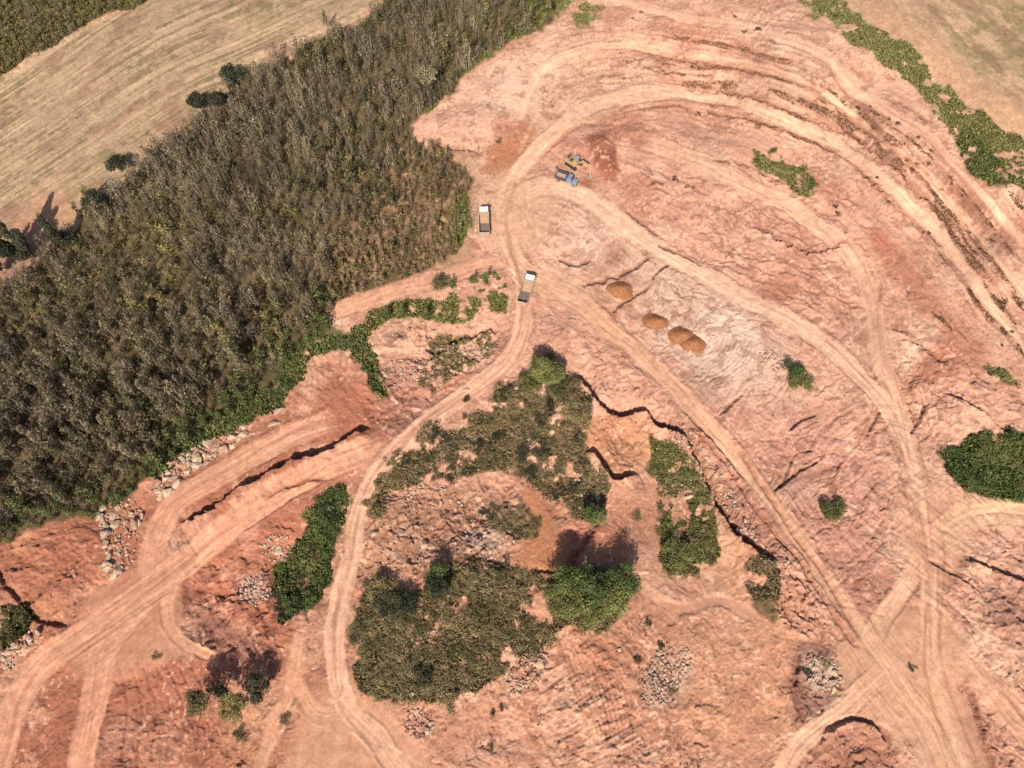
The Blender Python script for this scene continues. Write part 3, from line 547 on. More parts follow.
def leaf_material(name):
    m = bpy.data.materials.new(name); m.use_nodes = True; t = m.node_tree; b = t.nodes['Principled BSDF']; b.inputs['Roughness'].default_value = .7; b.inputs['Specular IOR Level'].default_value = .15
    a = t.nodes.new('ShaderNodeAttribute'); a.attribute_name = 'tint'; oi = t.nodes.new('ShaderNodeObjectInfo')
    n = t.nodes.new('ShaderNodeTexNoise'); n.inputs['Scale'].default_value = 2.5; tc = t.nodes.new('ShaderNodeTexCoord'); t.links.new(tc.outputs['Object'], n.inputs['Vector'])
    mr = t.nodes.new('ShaderNodeMapRange'); mr.inputs['To Min'].default_value = .78; mr.inputs['To Max'].default_value = 1.22; t.links.new(oi.outputs['Random'], mr.inputs['Value'])
    mr2 = t.nodes.new('ShaderNodeMapRange'); mr2.inputs['From Min'].default_value = .3; mr2.inputs['From Max'].default_value = .7; mr2.inputs['To Min'].default_value = .75; mr2.inputs['To Max'].default_value = 1.25; t.links.new(n.outputs['Fac'], mr2.inputs['Value'])
    mu = t.nodes.new('ShaderNodeMath'); mu.operation = 'MULTIPLY'; t.links.new(mr.outputs[0], mu.inputs[0]); t.links.new(mr2.outputs[0], mu.inputs[1])
    vm = t.nodes.new('ShaderNodeVectorMath'); vm.operation = 'SCALE'; t.links.new(a.outputs['Color'], vm.inputs[0]); t.links.new(mu.outputs[0], vm.inputs['Scale']); t.links.new(vm.outputs[0], b.inputs['Base Color'])
    return m
M_LEAF = leaf_material('foliage'); M_BARK = mat('bark', (.16, .12, .09), .9, noise=.4)
M_STONE = mat('pale_stone', tuple(alb(230, 200, 170)), .9, scale=1.3, c2=tuple(alb(196, 154, 124))); M_STONE_G = mat('grey_stone', tuple(alb(222, 194, 164)), .9, scale=1.3, c2=tuple(alb(186, 148, 120))); M_STONE_R = mat('pink_stone', tuple(alb(214, 168, 142)), .9, scale=1.3, c2=tuple(alb(170, 118, 94)))
M_SAND = mat('orange_sand', tuple(alb(192, 130, 86)), .95, scale=1.6, c2=tuple(alb(168, 108, 70)))

# ---------------------------------------------------------------- leaf clouds
def leaf_cloud(r, clumps, n, size, cols, twig=0.0, up=.8):
    """clumps: (x,y,z,rx,ry,rz); cols: list of (rgb, weight). One quad per leaf spray."""
    w_ = np.array([c[3] * c[4] * c[5] for c in clumps]) ** (2 / 3); w_ /= w_.sum(); k = r.choice(len(clumps), n, p=w_); cl = np.array(clumps)[k]
    d = r.normal(size=(n, 3)); d /= np.linalg.norm(d, axis=1)[:, None]; rad = r.random(n) ** .4
    P = cl[:, :3] + d * cl[:, 3:] * rad[:, None]
    nrm = d * .8 + r.normal(size=(n, 3)) * .6; nrm[:, 2] += up; nrm /= np.linalg.norm(nrm, axis=1)[:, None]
    a = np.cross(nrm, r.normal(size=(n, 3))); a /= np.linalg.norm(a, axis=1)[:, None]; b = np.cross(nrm, a)
    s = size * (.6 + .8 * r.random(n))[:, None]; t = r.random(n) < twig
    asp = np.where(t, 2.6, .9)[:, None]; bsp = np.where(t, .13, .6)[:, None]
    if twig: a = np.where(t[:, None], d * .5 + np.array([0, 0, .9]), a); a /= np.linalg.norm(a, axis=1)[:, None]
    V = np.stack([P - a * s * asp * .5, P + b * s * bsp * .5 + a * s * .1, P + a * s * asp * .5, P - b * s * bsp * .5], 1)
    cc = np.array([c for c, _ in cols]); cw = np.array([x for _, x in cols], float); cw /= cw.sum(); ci = r.choice(len(cols), n, p=cw)
    ccol = cc[ci] * (.86 + .28 * r.random((n, 1))) * (.8 + .4 * ((k * 7919) % 13 / 12.0))[:, None]
    return V.reshape(-1, 3).astype(np.float32), np.repeat(ccol, 4, 0).astype(np.float32)
def stick(p, q, r0, r1, n=5):
    p = np.array(p, float); q = np.array(q, float); d = q - p; d /= np.linalg.norm(d); a = np.cross(d, [.3, .9, .2]); a /= np.linalg.norm(a); b = np.cross(d, a)
    an = np.arange(n) * 2 * math.pi / n; ring = np.cos(an)[:, None] * a + np.sin(an)[:, None] * b
    V = np.concatenate([p + ring * r0, q + ring * r1]); i = np.arange(n); F = np.stack([i, (i + 1) % n, (i + 1) % n + n, i + n], -1); return V, F
def sticks(lst):
    V = []; F = []; o = 0
    for a in lst:
        v, f = stick(*a); V.append(v); F.append(f + o); o += len(v)
    return np.concatenate(V), np.concatenate(F)
def g(*c): return tuple(alb(*c) * 1.30)
PAL = {
 'olive': [(g(104,98,60), 5), (g(84,82,48), 4), (g(122,110,74), 2)], 'grey': [(g(132,116,94), 4), (g(112,98,76), 5), (g(92,86,58), 4)], 'yellow': [(g(124,112,64), 4), (g(102,98,54), 4), (g(134,116,76), 2)],
 'dark': [(g(66,68,46), 5), (g(52,56,40), 4), (g(82,80,54), 1)], 'brown': [(g(138,110,84), 4), (g(116,96,68), 4), (g(98,92,58), 3)], 'bright': [(g(116,116,62), 5), (g(98,102,52), 4), (g(136,130,80), 2)], 'green': [(g(84,94,50), 5), (g(104,108,56), 4), (g(66,76,42), 3)],
 'scrub': [(g(138,120,80), 5), (g(120,104,68), 4), (g(152,132,96), 3)], 'purple': [(g(84,56,58), 4), (g(104,70,64), 3), (g(60,50,44), 2)], 'pale': [(g(198,184,142), 4), (g(150,140,100), 4), (g(120,116,76), 2)], 'deep': [(g(88,100,50), 5), (g(72,84,44), 4), (g(108,116,62), 2)],
 'weed': [(g(136,96,68), 5), (g(112,80,56), 4), (g(96,84,54), 2)] }
def tree_proto(seed, pal, h=4.6, wd=1.45, n=230, size=.34, twig=0., low=.25):
    r = np.random.default_rng(seed); cl = []
    for i in range(7):
        z = h * (low + (1 - low) * (i + .5) / 7); t = (z / h - low) / (1 - low); rr_ = wd * (1.15 - .75 * t) * (.45 + .2 * r.random()); a = r.random() * 6.28; off = wd * .5 * (1 - .6 * t) * r.random()
        cl.append((off * math.cos(a), off * math.sin(a), z, rr_, rr_, h * .13))
    V, Cc = leaf_cloud(r, cl, n, size, PAL[pal], twig)
    if pal in ('grey', 'brown'):
        m_ = 16; a = r.random(m_) * 6.28; d = wd * .55 * r.random(m_) ** .5; z0 = h * .35 * r.random(m_); z1 = z0 + h * (.4 + .35 * r.random(m_)); k = 1.25; t_ = a + 1.57
        B_ = np.stack([d * np.cos(a), d * np.sin(a), z0], -1); T_ = np.stack([d * k * np.cos(a), d * k * np.sin(a), z1], -1); W_ = np.stack([np.cos(t_), np.sin(t_), 0 * t_], -1) * .045
        SV = np.stack([B_ - W_, B_ + W_, T_ + W_ * .5, T_ - W_ * .5], 1).reshape(-1, 3); SC = np.tile(np.array(g(152, 136, 110)), (m_ * 4, 1))
        V = np.concatenate([SV, V]).astype(np.float32); Cc = np.concatenate([SC, Cc]).astype(np.float32)
    lst = [((0, 0, -.4), (.05, .04, h * .55), .11, .07), ((.05, .04, h * .55), (0, 0, h * .92), .07, .02)]
    for i in range(4): z = h * (.3 + .13 * i); a = i * 2.1 + seed; lst.append(((.03, .02, z), (wd * .6 * math.cos(a), wd * .6 * math.sin(a), z + h * .13), .05, .015, 4))
    return V, Cc, sticks(lst)
QF = lambda n: np.arange(n * 4).reshape(-1, 4)
protos = {}
for i, (k, pal, kw) in enumerate([('olive', 'olive', {}), ('olive', 'olive', dict(h=3.8, wd=1.7)), ('olive', 'olive', dict(h=5.4, wd=1.4)), ('grey', 'grey', dict(twig=.45, n=440, size=.34, wd=2.0, h=5)), ('grey', 'grey', dict(twig=.5, n=420, size=.36, h=6, wd=1.8)), ('grey', 'grey', dict(twig=.4, h=4.4, n=400, wd=1.9)),
    ('yellow', 'yellow', dict(h=4.2)), ('yellow', 'yellow', dict(h=3.6, wd=1.6)), ('dark', 'dark', dict(h=5.8, wd=1.4)), ('dark', 'dark', dict(h=5.0, wd=1.0)), ('green', 'green', dict(h=3.6, wd=1.7)), ('green', 'green', dict(h=4.4, wd=1.5)), ('brown', 'brown', dict(twig=.4, h=3.6)), ('brown', 'brown', dict(twig=.3, h=3., wd=1.1))]):
    protos.setdefault(k, []).append(tree_proto(40 + i, pal, **kw))
def empty(name, loc, rz=0, s=1):
    o = bpy.data.objects.new(name, None); col.objects.link(o); o.location = loc; o.rotation_euler = (0, 0, rz); o.scale = (s, s, s); o.empty_display_size = .3; return o
def make_tree(name, pr, loc, rz, s, label, cat, group=None):
    t = empty(name, loc, rz, s); tag(t, label, cat, group); V, Cc, (tv, tf) = pr
    build_mesh('crown', V, QF(len(V) // 4), M_LEAF, Cc, t, False); build_mesh('trunk', tv, tf, M_BARK, None, t)
    return t
def copy_thing(o, loc, rz, s):
    c = o.copy(); col.objects.link(c); c.location = loc; c.rotation_euler = (0, 0, rz); c.scale = s if hasattr(s, '__len__') else (s, s, s)
    for ch in o.children: d = ch.copy(); col.objects.link(d); d.parent = c
    return c
def scatter(mask, n, ulim, vlim, r, mind=2.0, tries=40, dens=None):
    out = []; cell = {}; k = 0; mx = .36
    while len(out) < n and k < n * tries:
        k += 1; u = r.uniform(*ulim); v = r.uniform(*vlim)
        if mval(mask, u, v) < .5: continue
        if dens is not None and r.random() > dens(u, v): continue
        x, y, z = at(u, v); sc = (CAMH / max(.3, -ray(u, v)[2]) / FPX) / mx
        if r.random() > sc * sc: continue
        i, j = int(x // mind), int(y // mind)
        if any((x - a) ** 2 + (y - b) ** 2 < mind * mind for p in (-1, 0, 1) for q_ in (-1, 0, 1) for (a, b) in cell.get((i + p, j + q_), ())): continue
        cell.setdefault((i, j), []).append((x, y)); out.append((u, v, x, y, z))
    return out
def merge(name, items, mat_, label, cat):
    """items: (V, C, loc, rz, (sx,sy,sz), colour factor) merged in one mass"""
    Vs = []; Cs = []
    for V, Cc, loc, rz, s, cf in items:
        c_, s__ = math.cos(rz), math.sin(rz); W = V * np.array(s, np.float32)
        Vs.append(np.stack([W[:, 0] * c_ - W[:, 1] * s__ + loc[0], W[:, 0] * s__ + W[:, 1] * c_ + loc[1], W[:, 2] + loc[2]], -1)); Cs.append(Cc * np.array(cf, np.float32))
    V = np.concatenate(Vs); o = build_mesh(name, V, QF(len(V) // 4), mat_, np.concatenate(Cs), None, False); tag(o, label, cat, None, 'stuff'); return o

# ---------------------------------------------------------------- the forest
R = random.Random(21)
def fkind(u, v):
    x, y, _ = at(u, v); n = float(fbm(np.array([x]), np.array([y]), 22, 3, 500)[0]); m = float(fbm(np.array([x]), np.array([y]), 9, 2, 510)[0]); q_ = n + .6 * m + R.uniform(-.45, .45)
    if u > 395 and v > 120 or (u > 330 and v > 220): return R.choice(['brown', 'brown', 'yellow', 'olive', 'brown'])
    if v > 300 and mval(FOREST, u + 9, v + 11) < .5 or v > 300 and R.random() < .45 and mval(FOREST, u + 20, v + 24) < .5: return 'green'
    edge_ = (v > 395 + (200 - u) * .25) * .25 + (u + v * .5 > 380) * (v < 200) * .2
    q_ += edge_
    return 'grey' if q_ < .16 else ('yellow' if q_ > .75 else ('dark' if q_ > .6 else ('olive' if R.random() < .75 else 'brown')))
def fdens(u, v):
    if u > 395 and v > 115: return .6
    return 1. if mval(N_B, u, v) + .7 * mval(N_E, u, v) > -.2 else .1
pts = scatter(FOREST, 3300, (-145, 610), (-78, 560), R, 1.5, 60, fdens)
pts = [(p, fkind(p[0], p[1])) for p in pts]
vis = sorted([q for q in pts if 0 < q[0][0] < 1024 and 0 < q[0][1] < 768], key=lambda q: -q[0][1])[:290]; vid = set(id(q) for q in vis)
FL = {'green': ('low leafy green tree on the lower fringe of the forest beside the quarry', 'green trees on the forest fringe'), 'olive': ('slender olive green tree in the lower dense forest beside the quarry', 'olive trees of the lower forest'), 'grey': ('leafless greyish twiggy tree in the lower dense forest beside the quarry', 'bare grey trees of the lower forest'),
      'yellow': ('small yellow green tree in the lower dense forest beside the quarry', 'yellow green trees of the lower forest'), 'dark': ('dark green tree in the lower dense forest beside the quarry', 'dark trees of the lower forest'), 'brown': ('low brownish half bare tree in the lower dense forest beside the quarry', 'brown trees of the lower forest')}
first = {}
for q in vis:
    (u, v, x, y, z), k = q; i = R.randrange(len(protos[k])); s = min(1.6, .95 * math.exp(R.gauss(0, .26)))
    if (k, i) not in first: first[(k, i)] = make_tree('forest_tree', protos[k][i], (x, y, z), R.uniform(0, 6.28), s, FL[k][0], 'tree', FL[k][1])
    else: copy_thing(first[(k, i)], (x, y, z), R.uniform(0, 6.28), (s, s, s * R.uniform(.85, 1.15)))
items = []
for q in pts:
    if id(q) in vid: continue
    (u, v, x, y, z), k = q; V, Cc, (tv, tf) = R.choice(protos[k]); s = min(1.7, .9 * math.exp(R.gauss(0, .28))) * (.7 if u > 400 and v > 115 else 1)
    f = R.uniform(.62, 1.2) * (1 + .45 * mval(N_A, u, v)); n_ = len(V) // 4; m_ = int(n_ * (.55 if v < 300 else .75)) * 4
    items.append((V[:m_], Cc[:m_], (x, y, z), R.uniform(0, 6.28), (s * 1.15, s * 1.15, s * R.uniform(.7, 1.1)), (f, f * R.uniform(.95, 1.05), f)))
merge('forest', items, M_LEAF, 'dense young forest of slender olive and grey trees covering the left side', 'forest')
# trunks of the mass
TV = []; TF = []; o_ = 0
pts2 = scatter(FTL, 1300, (-145, 200), (-78, 125), R, 1.0)
items = []
for (u, v, x, y, z) in pts2:
    k = R.choice(['olive', 'yellow', 'brown', 'olive', 'grey']); V, Cc, _ = R.choice(protos[k]); s = R.uniform(.5, .9); f = R.uniform(.8, 1.2); items.append((V[:480], Cc[:480], (x, y, z), R.uniform(0, 6), (s * 1.4, s * 1.4, s * .5), (f, f, f)))
merge('thicket', items, M_LEAF, 'green brown thicket in the top left corner beyond the stubble field', 'thicket')

def dome_proto(seed, pal, h, wd, n, size, twig, low):
    n = int(n * 1.7); size *= 1.15; r = np.random.default_rng(seed); cl = []; zc = h * (1 + low) / 2; hz_ = h * (1 - low) / 2
    for i in range(16):
        d = r.normal(size=3); d /= np.linalg.norm(d); d[2] = abs(d[2]) * .9 - .25 if i % 3 else d[2]; q_ = wd * (.28 + .14 * r.random()); k = .62 + .18 * r.random()
        cl.append((d[0] * wd * k, d[1] * wd * k, zc + d[2] * hz_ * k, q_, q_, min(q_ * .8, hz_ * .5)))
    cl.append((0, 0, zc, wd * .5, wd * .5, hz_ * .6)); V, Cc = leaf_cloud(r, cl, n, size, PAL[pal], twig)
    lst = [((0, 0, -.4), (.06, .04, h * .6), .16, .09), ((.06, .04, h * .6), (0, 0, h * .9), .09, .03)]
    for i in range(6): z = h * (.2 + .09 * i); a = i * 2.1 + seed; lst.append(((.03, .02, z), (wd * .7 * math.cos(a), wd * .7 * math.sin(a), z + h * .2), .07, .02, 5))
    return V, Cc, sticks(lst)
# ---------------------------------------------------------------- shrubs
def shrub_proto(seed, pal, n=230, size=.2, flat=.55, twig=0.):
    r = np.random.default_rng(seed); cl = [(0, 0, flat * .35, .6, .6, flat * .5)]
    for i in range(8): a = r.random() * 6.28; d = .3 + .45 * r.random(); q_ = .22 + .2 * r.random(); cl.append((d * math.cos(a), d * math.sin(a), flat * (.25 + .55 * r.random()), q_, q_, q_ * .8))
    V, Cc = leaf_cloud(r, cl, n, size, PAL[pal], twig, 1.3)
    tv, tf = sticks([((0, 0, -.1), (.4 * math.cos(a), .4 * math.sin(a), flat * .7), .03, .01, 4) for a in (0, 1.3, 2.6, 3.9, 5.2)])
    tc_ = np.tile(np.array([.09, .07, .05], np.float32), (len(tv), 1))
    return np.concatenate([V, tv.astype(np.float32)]), np.concatenate([Cc, tc_]), np.concatenate([QF(len(V) // 4), tf + len(V)])
SP = {}
def sproto(pal, big=False):
    k = (pal, big)
    if k not in SP: SP[k] = [shrub_proto(hash(pal) % 1 + 600 + 10 * list(PAL).index(pal) + i + (5 if big else 0), pal, 620 if big else 380, .11 if big else .145, twig=.5 if pal in ('purple', 'grey') else (.1 if pal == 'scrub' else 0)) for i in range(3)]
    return SP[k]
smesh = {}
def shrub(u, v, r_, pal, label, group=None, hz=1., name='shrub', cat='shrub', cz=0.):
    big = r_ > 2.2; i = R.randrange(3); k = (pal, big, i); x, y, z = at(u, v)
    if k not in smesh: V, Cc, F = sproto(pal, big)[i]; o = build_mesh(name, V, F, M_LEAF, Cc, None, False); smesh[k] = o.data
    else: o = bpy.data.objects.new(name, smesh[k]); col.objects.link(o)
    o.location = (x, y, z + cz); o.rotation_euler = (0, 0, R.uniform(0, 6.28)); o.scale = (r_, r_ * R.uniform(.85, 1.15), r_ * hz); return tag(o, label, cat, group)
under = []
def region(mname, n, ul, vl, rs, pals, label, group, extra=0, mind=1.2, hz=(.5, 1.0)):
    m = GR[mname]
    P_ = scatter(m, n + extra, ul, vl, R, mind, 80, lambda u, v: 1. if mval(N_B, u, v) + mval(N_A, u, v) > -.55 else .25)
    for i, (u, v, x, y, z) in enumerate(P_):
        s = min(rs[1] * 1.25, rs[0] * .55 + (rs[1] - rs[0] * .4) * R.random() ** 1.6); pal = R.choice(pals)
        if i < n: shrub(u, v, s * 1.1, pal, label, group, R.uniform(*hz))
        else:
            V, Cc, F = R.choice(sproto(pal)); nq = 270 * 4; f = R.uniform(.8, 1.2); under.append((V[:nq], Cc[:nq], (x, y, z), R.uniform(0, 6.28), (s, s, s * R.uniform(*hz)), (f, f, f)))
region('scrub_a', 70, (360, 615), (350, 525), (.9, 2.3), ['scrub', 'scrub', 'olive', 'dark'], 'low olive shrub in the scrub just below the inner bend of the haul road', 'shrubs of the upper central scrub', 230, .9)
region('scrub_b', 90, (350, 632), (565, 708), (.9, 2.3), ['scrub', 'scrub', 'olive', 'scrub'], 'low grey green shrub in the broad lower central scrub right of the dirt track', 'shrubs of the lower central scrub', 380, .85)
region('scrub_c', 7, (484, 540), (498, 540), (1.2, 1.9), ['scrub', 'olive'], 'olive shrub in the small clump beside the orange soil tongue', 'shrubs of the small central clump', 14, .9)
region('scrub_d', 24, (645, 722), (436, 578), (.9, 1.7), ['bright', 'olive', 'scrub'], 'green shrub in the hollow below the cliff of the diagonal road', 'shrubs in the hollow below the cliff', 60, 1.)
region('left_veg', 26, (270, 352), (486, 626), (1.2, 2.1), ['deep', 'deep', 'dark', 'bright'], 'leafy deep green shrub in the strip left of the narrow track', 'deep green shrubs left of the track', 70, 1.)
region('right_big', 18, (942, 1024), (430, 502), (1.6, 2.6), ['deep', 'deep', 'bright'], 'deep green shrub in the thicket at the right edge', 'shrubs of the right edge thicket', 26, 1.2, (.6, .9))
region('ver_hill', 6, (742, 785), (556, 602), (1.0, 1.6), ['scrub', 'dark'], 'dull olive shrub at the foot of the cliff end beside the road', 'shrubs at the cliff foot', 14, 1.)
region('bench_grass', 12, (750, 816), (142, 200), (.8, 1.5), ['bright', 'olive', 'dark'], 'small green shrub in the patch between the two upper haul roads', 'shrubs between the upper roads', 25, 1.)
region('rub_grass', 8, (412, 500), (328, 402), (.6, 1.1), ['scrub', 'olive'], 'small shrub among the rubble beside the road bend', 'shrubs among the rubble', 25, .9)
region('strip_rim', 16, (806, 1024), (0, 200), (.7, 1.2), ['olive', 'bright', 'bright'], 'green bush in the hedge strip along the quarry rim', 'bushes of the rim strip', 60, 1.2)
region('forest_hem', 12, (150, 350), (336, 490), (.8, 1.5), ['deep', 'bright'], 'bright green bush on the forest hem above the rubble', 'bushes on the forest hem', 60, 1.)
region('rim_low', 4, (955, 1010), (132, 186), (.7, 1.1), ['dark', 'olive'], 'dark green bush on the slope just inside the rim strip', 'bushes inside the rim strip', 20, 1.)
region('left_tri', 5, (0, 30), (596, 648), (1., 1.5), ['olive', 'dark'], 'olive shrub at the left edge above the rubble', 'shrubs at the left edge', 14, 1.)
region('edge_r', 3, (985, 1022), (360, 388), (.6, 1.), ['olive'], 'tiny olive shrub on the bench near the right edge', 'shrubs on the right bench', 8, .9)
merge('undergrowth', under, M_LEAF, 'low continuous scrub filling the thickets between the larger shrubs', 'scrub')
# bushes that can be told apart
for u, v, r_, pal, lab, hz in [
 (834, 514, 2.7, 'bright', 'lone round green bush on the cracked slope beside the diagonal road', .7), (792, 371, 2.4, 'deep', 'dark rounded bush beside the small pale rock pile', .9), (801, 383, 2.5, 'bright', 'yellow green bush just below the bush by the pale rock pile', .7),
 (530, 384, 2.6, 'bright', 'bright green bush at the left foot of the bright green tree', .8), (566, 392, 3.2, 'scrub', 'broad grey green bush right of the bright green tree at the road bend', .7), (576, 412, 3.0, 'scrub', 'grey green bush at the left rim of the orange terrace', .7),
 (440, 578, 2.4, 'deep', 'dark green bush with deep shade on the upper rim of the lower scrub', 1.2), (385, 592, 2.6, 'scrub', 'olive bush at the upper left corner of the lower scrub', 1.1), (424, 676, 1.9, 'dark', 'dark bush near the lower end of the central scrub', 1.),
 (440, 287, 1.9, 'olive', 'lone green bush standing on the dirt above the green strip', 1.5), (484, 512, 1.3, 'dark', 'dark shrub on the pale earth inside the central basin', 1.2), (484, 548, .9, 'dark', 'tiny dark shrub on the bare ground beside the orange tongue', 1.4), (636, 516, 1.3, 'bright', 'small bright shrub on the left edge of the green hollow', 1.), (676, 556, 3.0, 'bright', 'large bright green bush at the lower end of the hollow', .8),
 (240, 736, 1.4, 'olive', 'small olive bush near the bottom edge on the pale slope', 1.2), (285, 720, 1.3, 'brown', 'brownish shrub beside the narrow lower track', 1.),
 (156, 657, 1., 'yellow', 'tiny yellowish shrub at the inner side of the road fork', .8), (466, 400, 1.2, 'dark', 'dark round shrub at the top of the upper central scrub', 1.2), (648, 622, 1., 'dark', 'dark shrub on the bare ground right of the lower scrub', 1.3), (660, 645, 1., 'dark', 'dark twiggy shrub above the pale rubble heap', 1.6),
 (638, 660, 1., 'dark', 'dark twiggy shrub left of the pale rubble heap', 1.4), (672, 690, 1.2, 'scrub', 'grey shrub at the lower side of the pale rubble heap', 1.), (503, 707, .8, 'dark', 'small dark shrub on the churned earth below the lower scrub', 1.3), (493, 712, .7, 'dark', 'small dark upright shrub near the churned earth', 1.6), (490, 745, 1.1, 'brown', 'brownish shrub near the bottom edge on churned earth', 1.),
 (758, 30, 1., 'dark', 'small dark shrub on the uppermost bench near the top edge', .9), (745, 32, .9, 'olive', 'small olive shrub on the uppermost bench near the top edge', .8), (746, 50, 1., 'brown', 'brown shrub on the second bench from the top', .6), (676, 178, 1., 'dark', 'dark shrub right of the heaped dark earth', 1.), (690, 186, 1.4, 'brown', 'brown patchy shrub on the broken ground between the haul roads', .6),
 (500, 138, .8, 'olive', 'tiny green shrub on the orange brown earth patch', .5), (498, 140, 1.2, 'olive', 'low green shrub beside the tiny one on the orange brown patch', .4), (825, 662, 1.3, 'scrub', 'grey shrub in the rubble pocket beside the road junction', .8), (806, 672, 1.2, 'dark', 'dark shrub at the left of the rubble pocket', .8), (912, 667, .9, 'dark', 'small dark shrub on the wedge between two roads', .7)]:
    if r_ >= 1.85:
        pr = dome_proto(int(u + v), pal, r_ * 1.25 * hz, r_ * 1.25, int(230 * r_ * r_), .27, .05, -.05); t = empty('bush', at(u, v)); tag(t, lab, 'bush')
        build_mesh('foliage', pr[0], QF(len(pr[0]) // 4), M_LEAF, pr[1], t, False); build_mesh('stem', pr[2][0], pr[2][1], M_BARK, None, t); continue
    shrub(u, v, r_ * 1.2, pal, lab, None, hz * .8, 'bush' if r_ > 1.8 else 'shrub', 'bush' if r_ > 1.8 else 'shrub')
dk = [(836,96),(844,103),(858,106),(870,108),(889,118),(900,125),(919,137),(930,155),(952,185),(960,196),(925,200),(928,232),(992,240),(1010,330),(1000,345),(693,66),(700,68),(715,86),(726,87),(738,87),(795,104),(812,108),(783,110),(875,180),(838,212),(835,206),(905,161),(917,163),(632,18),(640,14),(600,76),(622,52),(735,18),(553,108),(700,113),(886,205),(942,190),(968,232),(1003,310),(928,163)]
for u, v in dk: shrub(u + R.uniform(-2, 2), v + R.uniform(-2, 2), R.uniform(.5, 1.0), R.choice(['dark', 'brown', 'olive', 'purple']), 'tiny dark shrub on the brown upper benches of the quarry', 'tiny shrubs on the upper benches', R.uniform(.7, 1.2))

# ---------------------------------------------------------------- trees that stand out
def big_tree(u, v, pal, h, wd, label, n=700, size=.36, twig=0., seed=1, low=.3, name='tree', dz=0, cone=False):
    pr = (dome_proto(seed, pal, h, wd * 1.2, int(n * 1.5), size, twig, low) if wd >= 1.8 and not cone else tree_proto(seed, pal, h, wd * 1.3, n, size, twig, low)); return make_tree(name, pr, at(u, v), seed, 1, label, 'tree')
big_tree(203, 112, 'dark', 6.5, 2.4, 'dark lone tree standing out on the stubble field edge', 1300, seed=71)
big_tree(222, 112, 'dark', 7, 2.2, 'dark tree on the forest edge just right of the lone field tree', 1100, seed=72); big_tree(236, 84, 'dark', 6, 2.6, 'dark broad tree on the forest edge above the lone field tree', 1100, seed=73)
big_tree(122, 172, 'dark', 5, 2.4, 'small dark tree with brownish crown at the middle of the field edge', 800, seed=74, twig=.2); big_tree(100, 210, 'dark', 6.5, 2.4, 'dark bushy tree on the field edge near the long shadows', 1100, seed=75)
big_tree(20, 262, 'dark', 18, 2.6, 'tallest dark tree casting the long shadow on the field at far left', 6500, .45, seed=78, low=.15, cone=True); big_tree(35, 258, 'dark', 14, 2.4, 'tall dark ragged tree beside the tallest tree at far left', 4500, .45, seed=79, low=.2, cone=True)
big_tree(5, 274, 'dark', 13, 1.7, 'tall dark tree nearest the left picture edge', 2000, .45, seed=80, low=.2, cone=True); big_tree(66, 248, 'dark', 12, 2.2, 'dark conical tree right of the two tallest trees', 3500, .4, seed=81, low=.15, cone=True)
big_tree(430, 96, 'pale', 10, 2.6, 'tall pale blossoming tree with bare trunk near the quarry top', 420, .36, .3, seed=82, low=.5); big_tree(424, 92, 'grey', 9, 1.8, 'bare grey tree leaning beside the pale blossoming tree', 260, .5, .7, seed=83, low=.4)
big_tree(329, 32, 'dark', 7, 1.5, 'thin dark tree at the field edge near the top', 220, seed=84, low=.4)
big_tree(546, 378, 'bright', 7.5, 3.6, 'bright green tree in the bend of the haul roads casting a dark shade', 2600, .34, seed=85, low=.25)
big_tree(556, 392, 'olive', 4.5, 2.4, 'smaller olive tree at the right foot of the bright green tree', 700, .3, seed=86, low=.2)
for i, (u, v, h, l) in enumerate([(452, 288, 3.6, 'leftmost of the small dark green trees beside the upper road junction'), (474, 284, 4, 'small dark green tree beside the lone bush near the junction'), (487, 283, 4.5, 'small dark green tree nearest the road junction'), (389, 318, 4.2, 'small dark tree at the left part of the green strip'), (404, 317, 4.4, 'small dark tree in the middle of the green strip'), (428, 319, 4.6, 'small dark tree at the right part of the green strip')]):
    big_tree(u, v, 'deep', h, 1.3, l, 420, .28, 0, seed=90 + i, low=.1)
for u, v, pal, h, wd, l, n in [(563, 604, 'bright', 8, 3.4, 'leftmost tall bright tree of the green grove casting a reddish shade', 1800), (586, 612, 'bright', 7, 3.2, 'lowest bright tree of the green grove casting a reddish shade', 1500), (586, 592, 'deep', 9, 3.4, 'tallest deep green tree in the middle of the green grove', 2200), (608, 602, 'bright', 8, 3.2, 'bright green tree right of the middle of the green grove', 1800), (618, 586, 'deep', 8.5, 3.0, 'deep green tree at the upper right corner of the green grove', 1800), (566, 588, 'deep', 8, 3.0, 'deep green tree at the upper left of the green grove', 1700),
    (206, 704, 'olive', 8, 2.2, 'olive tree above the red slope at lower left with long shade', 800), (243, 708, 'yellow', 8.5, 2.4, 'yellowish tree on the pale slope at lower left with long shade', 900), (262, 690, 'dark', 6.5, 2.2, 'dark tree left of the narrow lower track with long shade', 1000), (225, 690, 'dark', 5.5, 1.8, 'dark thin tree between the olive and yellowish lower left trees', 500), (440, 590, 'dark', 4.5, 2.2, 'dark small tree on the upper rim of the lower scrub', 700), (390, 604, 'dark', 3.5, 2.6, 'dark spreading tree at the upper left corner of the lower scrub', 700), (408, 606, 'dark', 3.5, 2.2, 'dark spreading tree right of the upper left corner of the scrub', 600), (594, 520, 'deep', 5, 2.2, 'deep green tree beside the white upright rock above the grove', 900)]:
    big_tree(u, v, pal, h, wd, l, n, .3, .05, seed=int(u) % 40 + 120, low=.3)
DUMMY = 0
for i, (u, v, h) in enumerate([(418, 160, 7), (443, 178, 7.5), (392, 205, 6.5), (360, 160, 6), (352, 176, 5), (438, 225, 4.5), (412, 236, 4)]): big_tree(u, v, 'dark', h, .9, 'slim dark upright tree on the brown sparse ground at the quarry side', 220, .34, seed=110 + i, low=.1)['group'] = 'slim dark trees on the sparse ground'

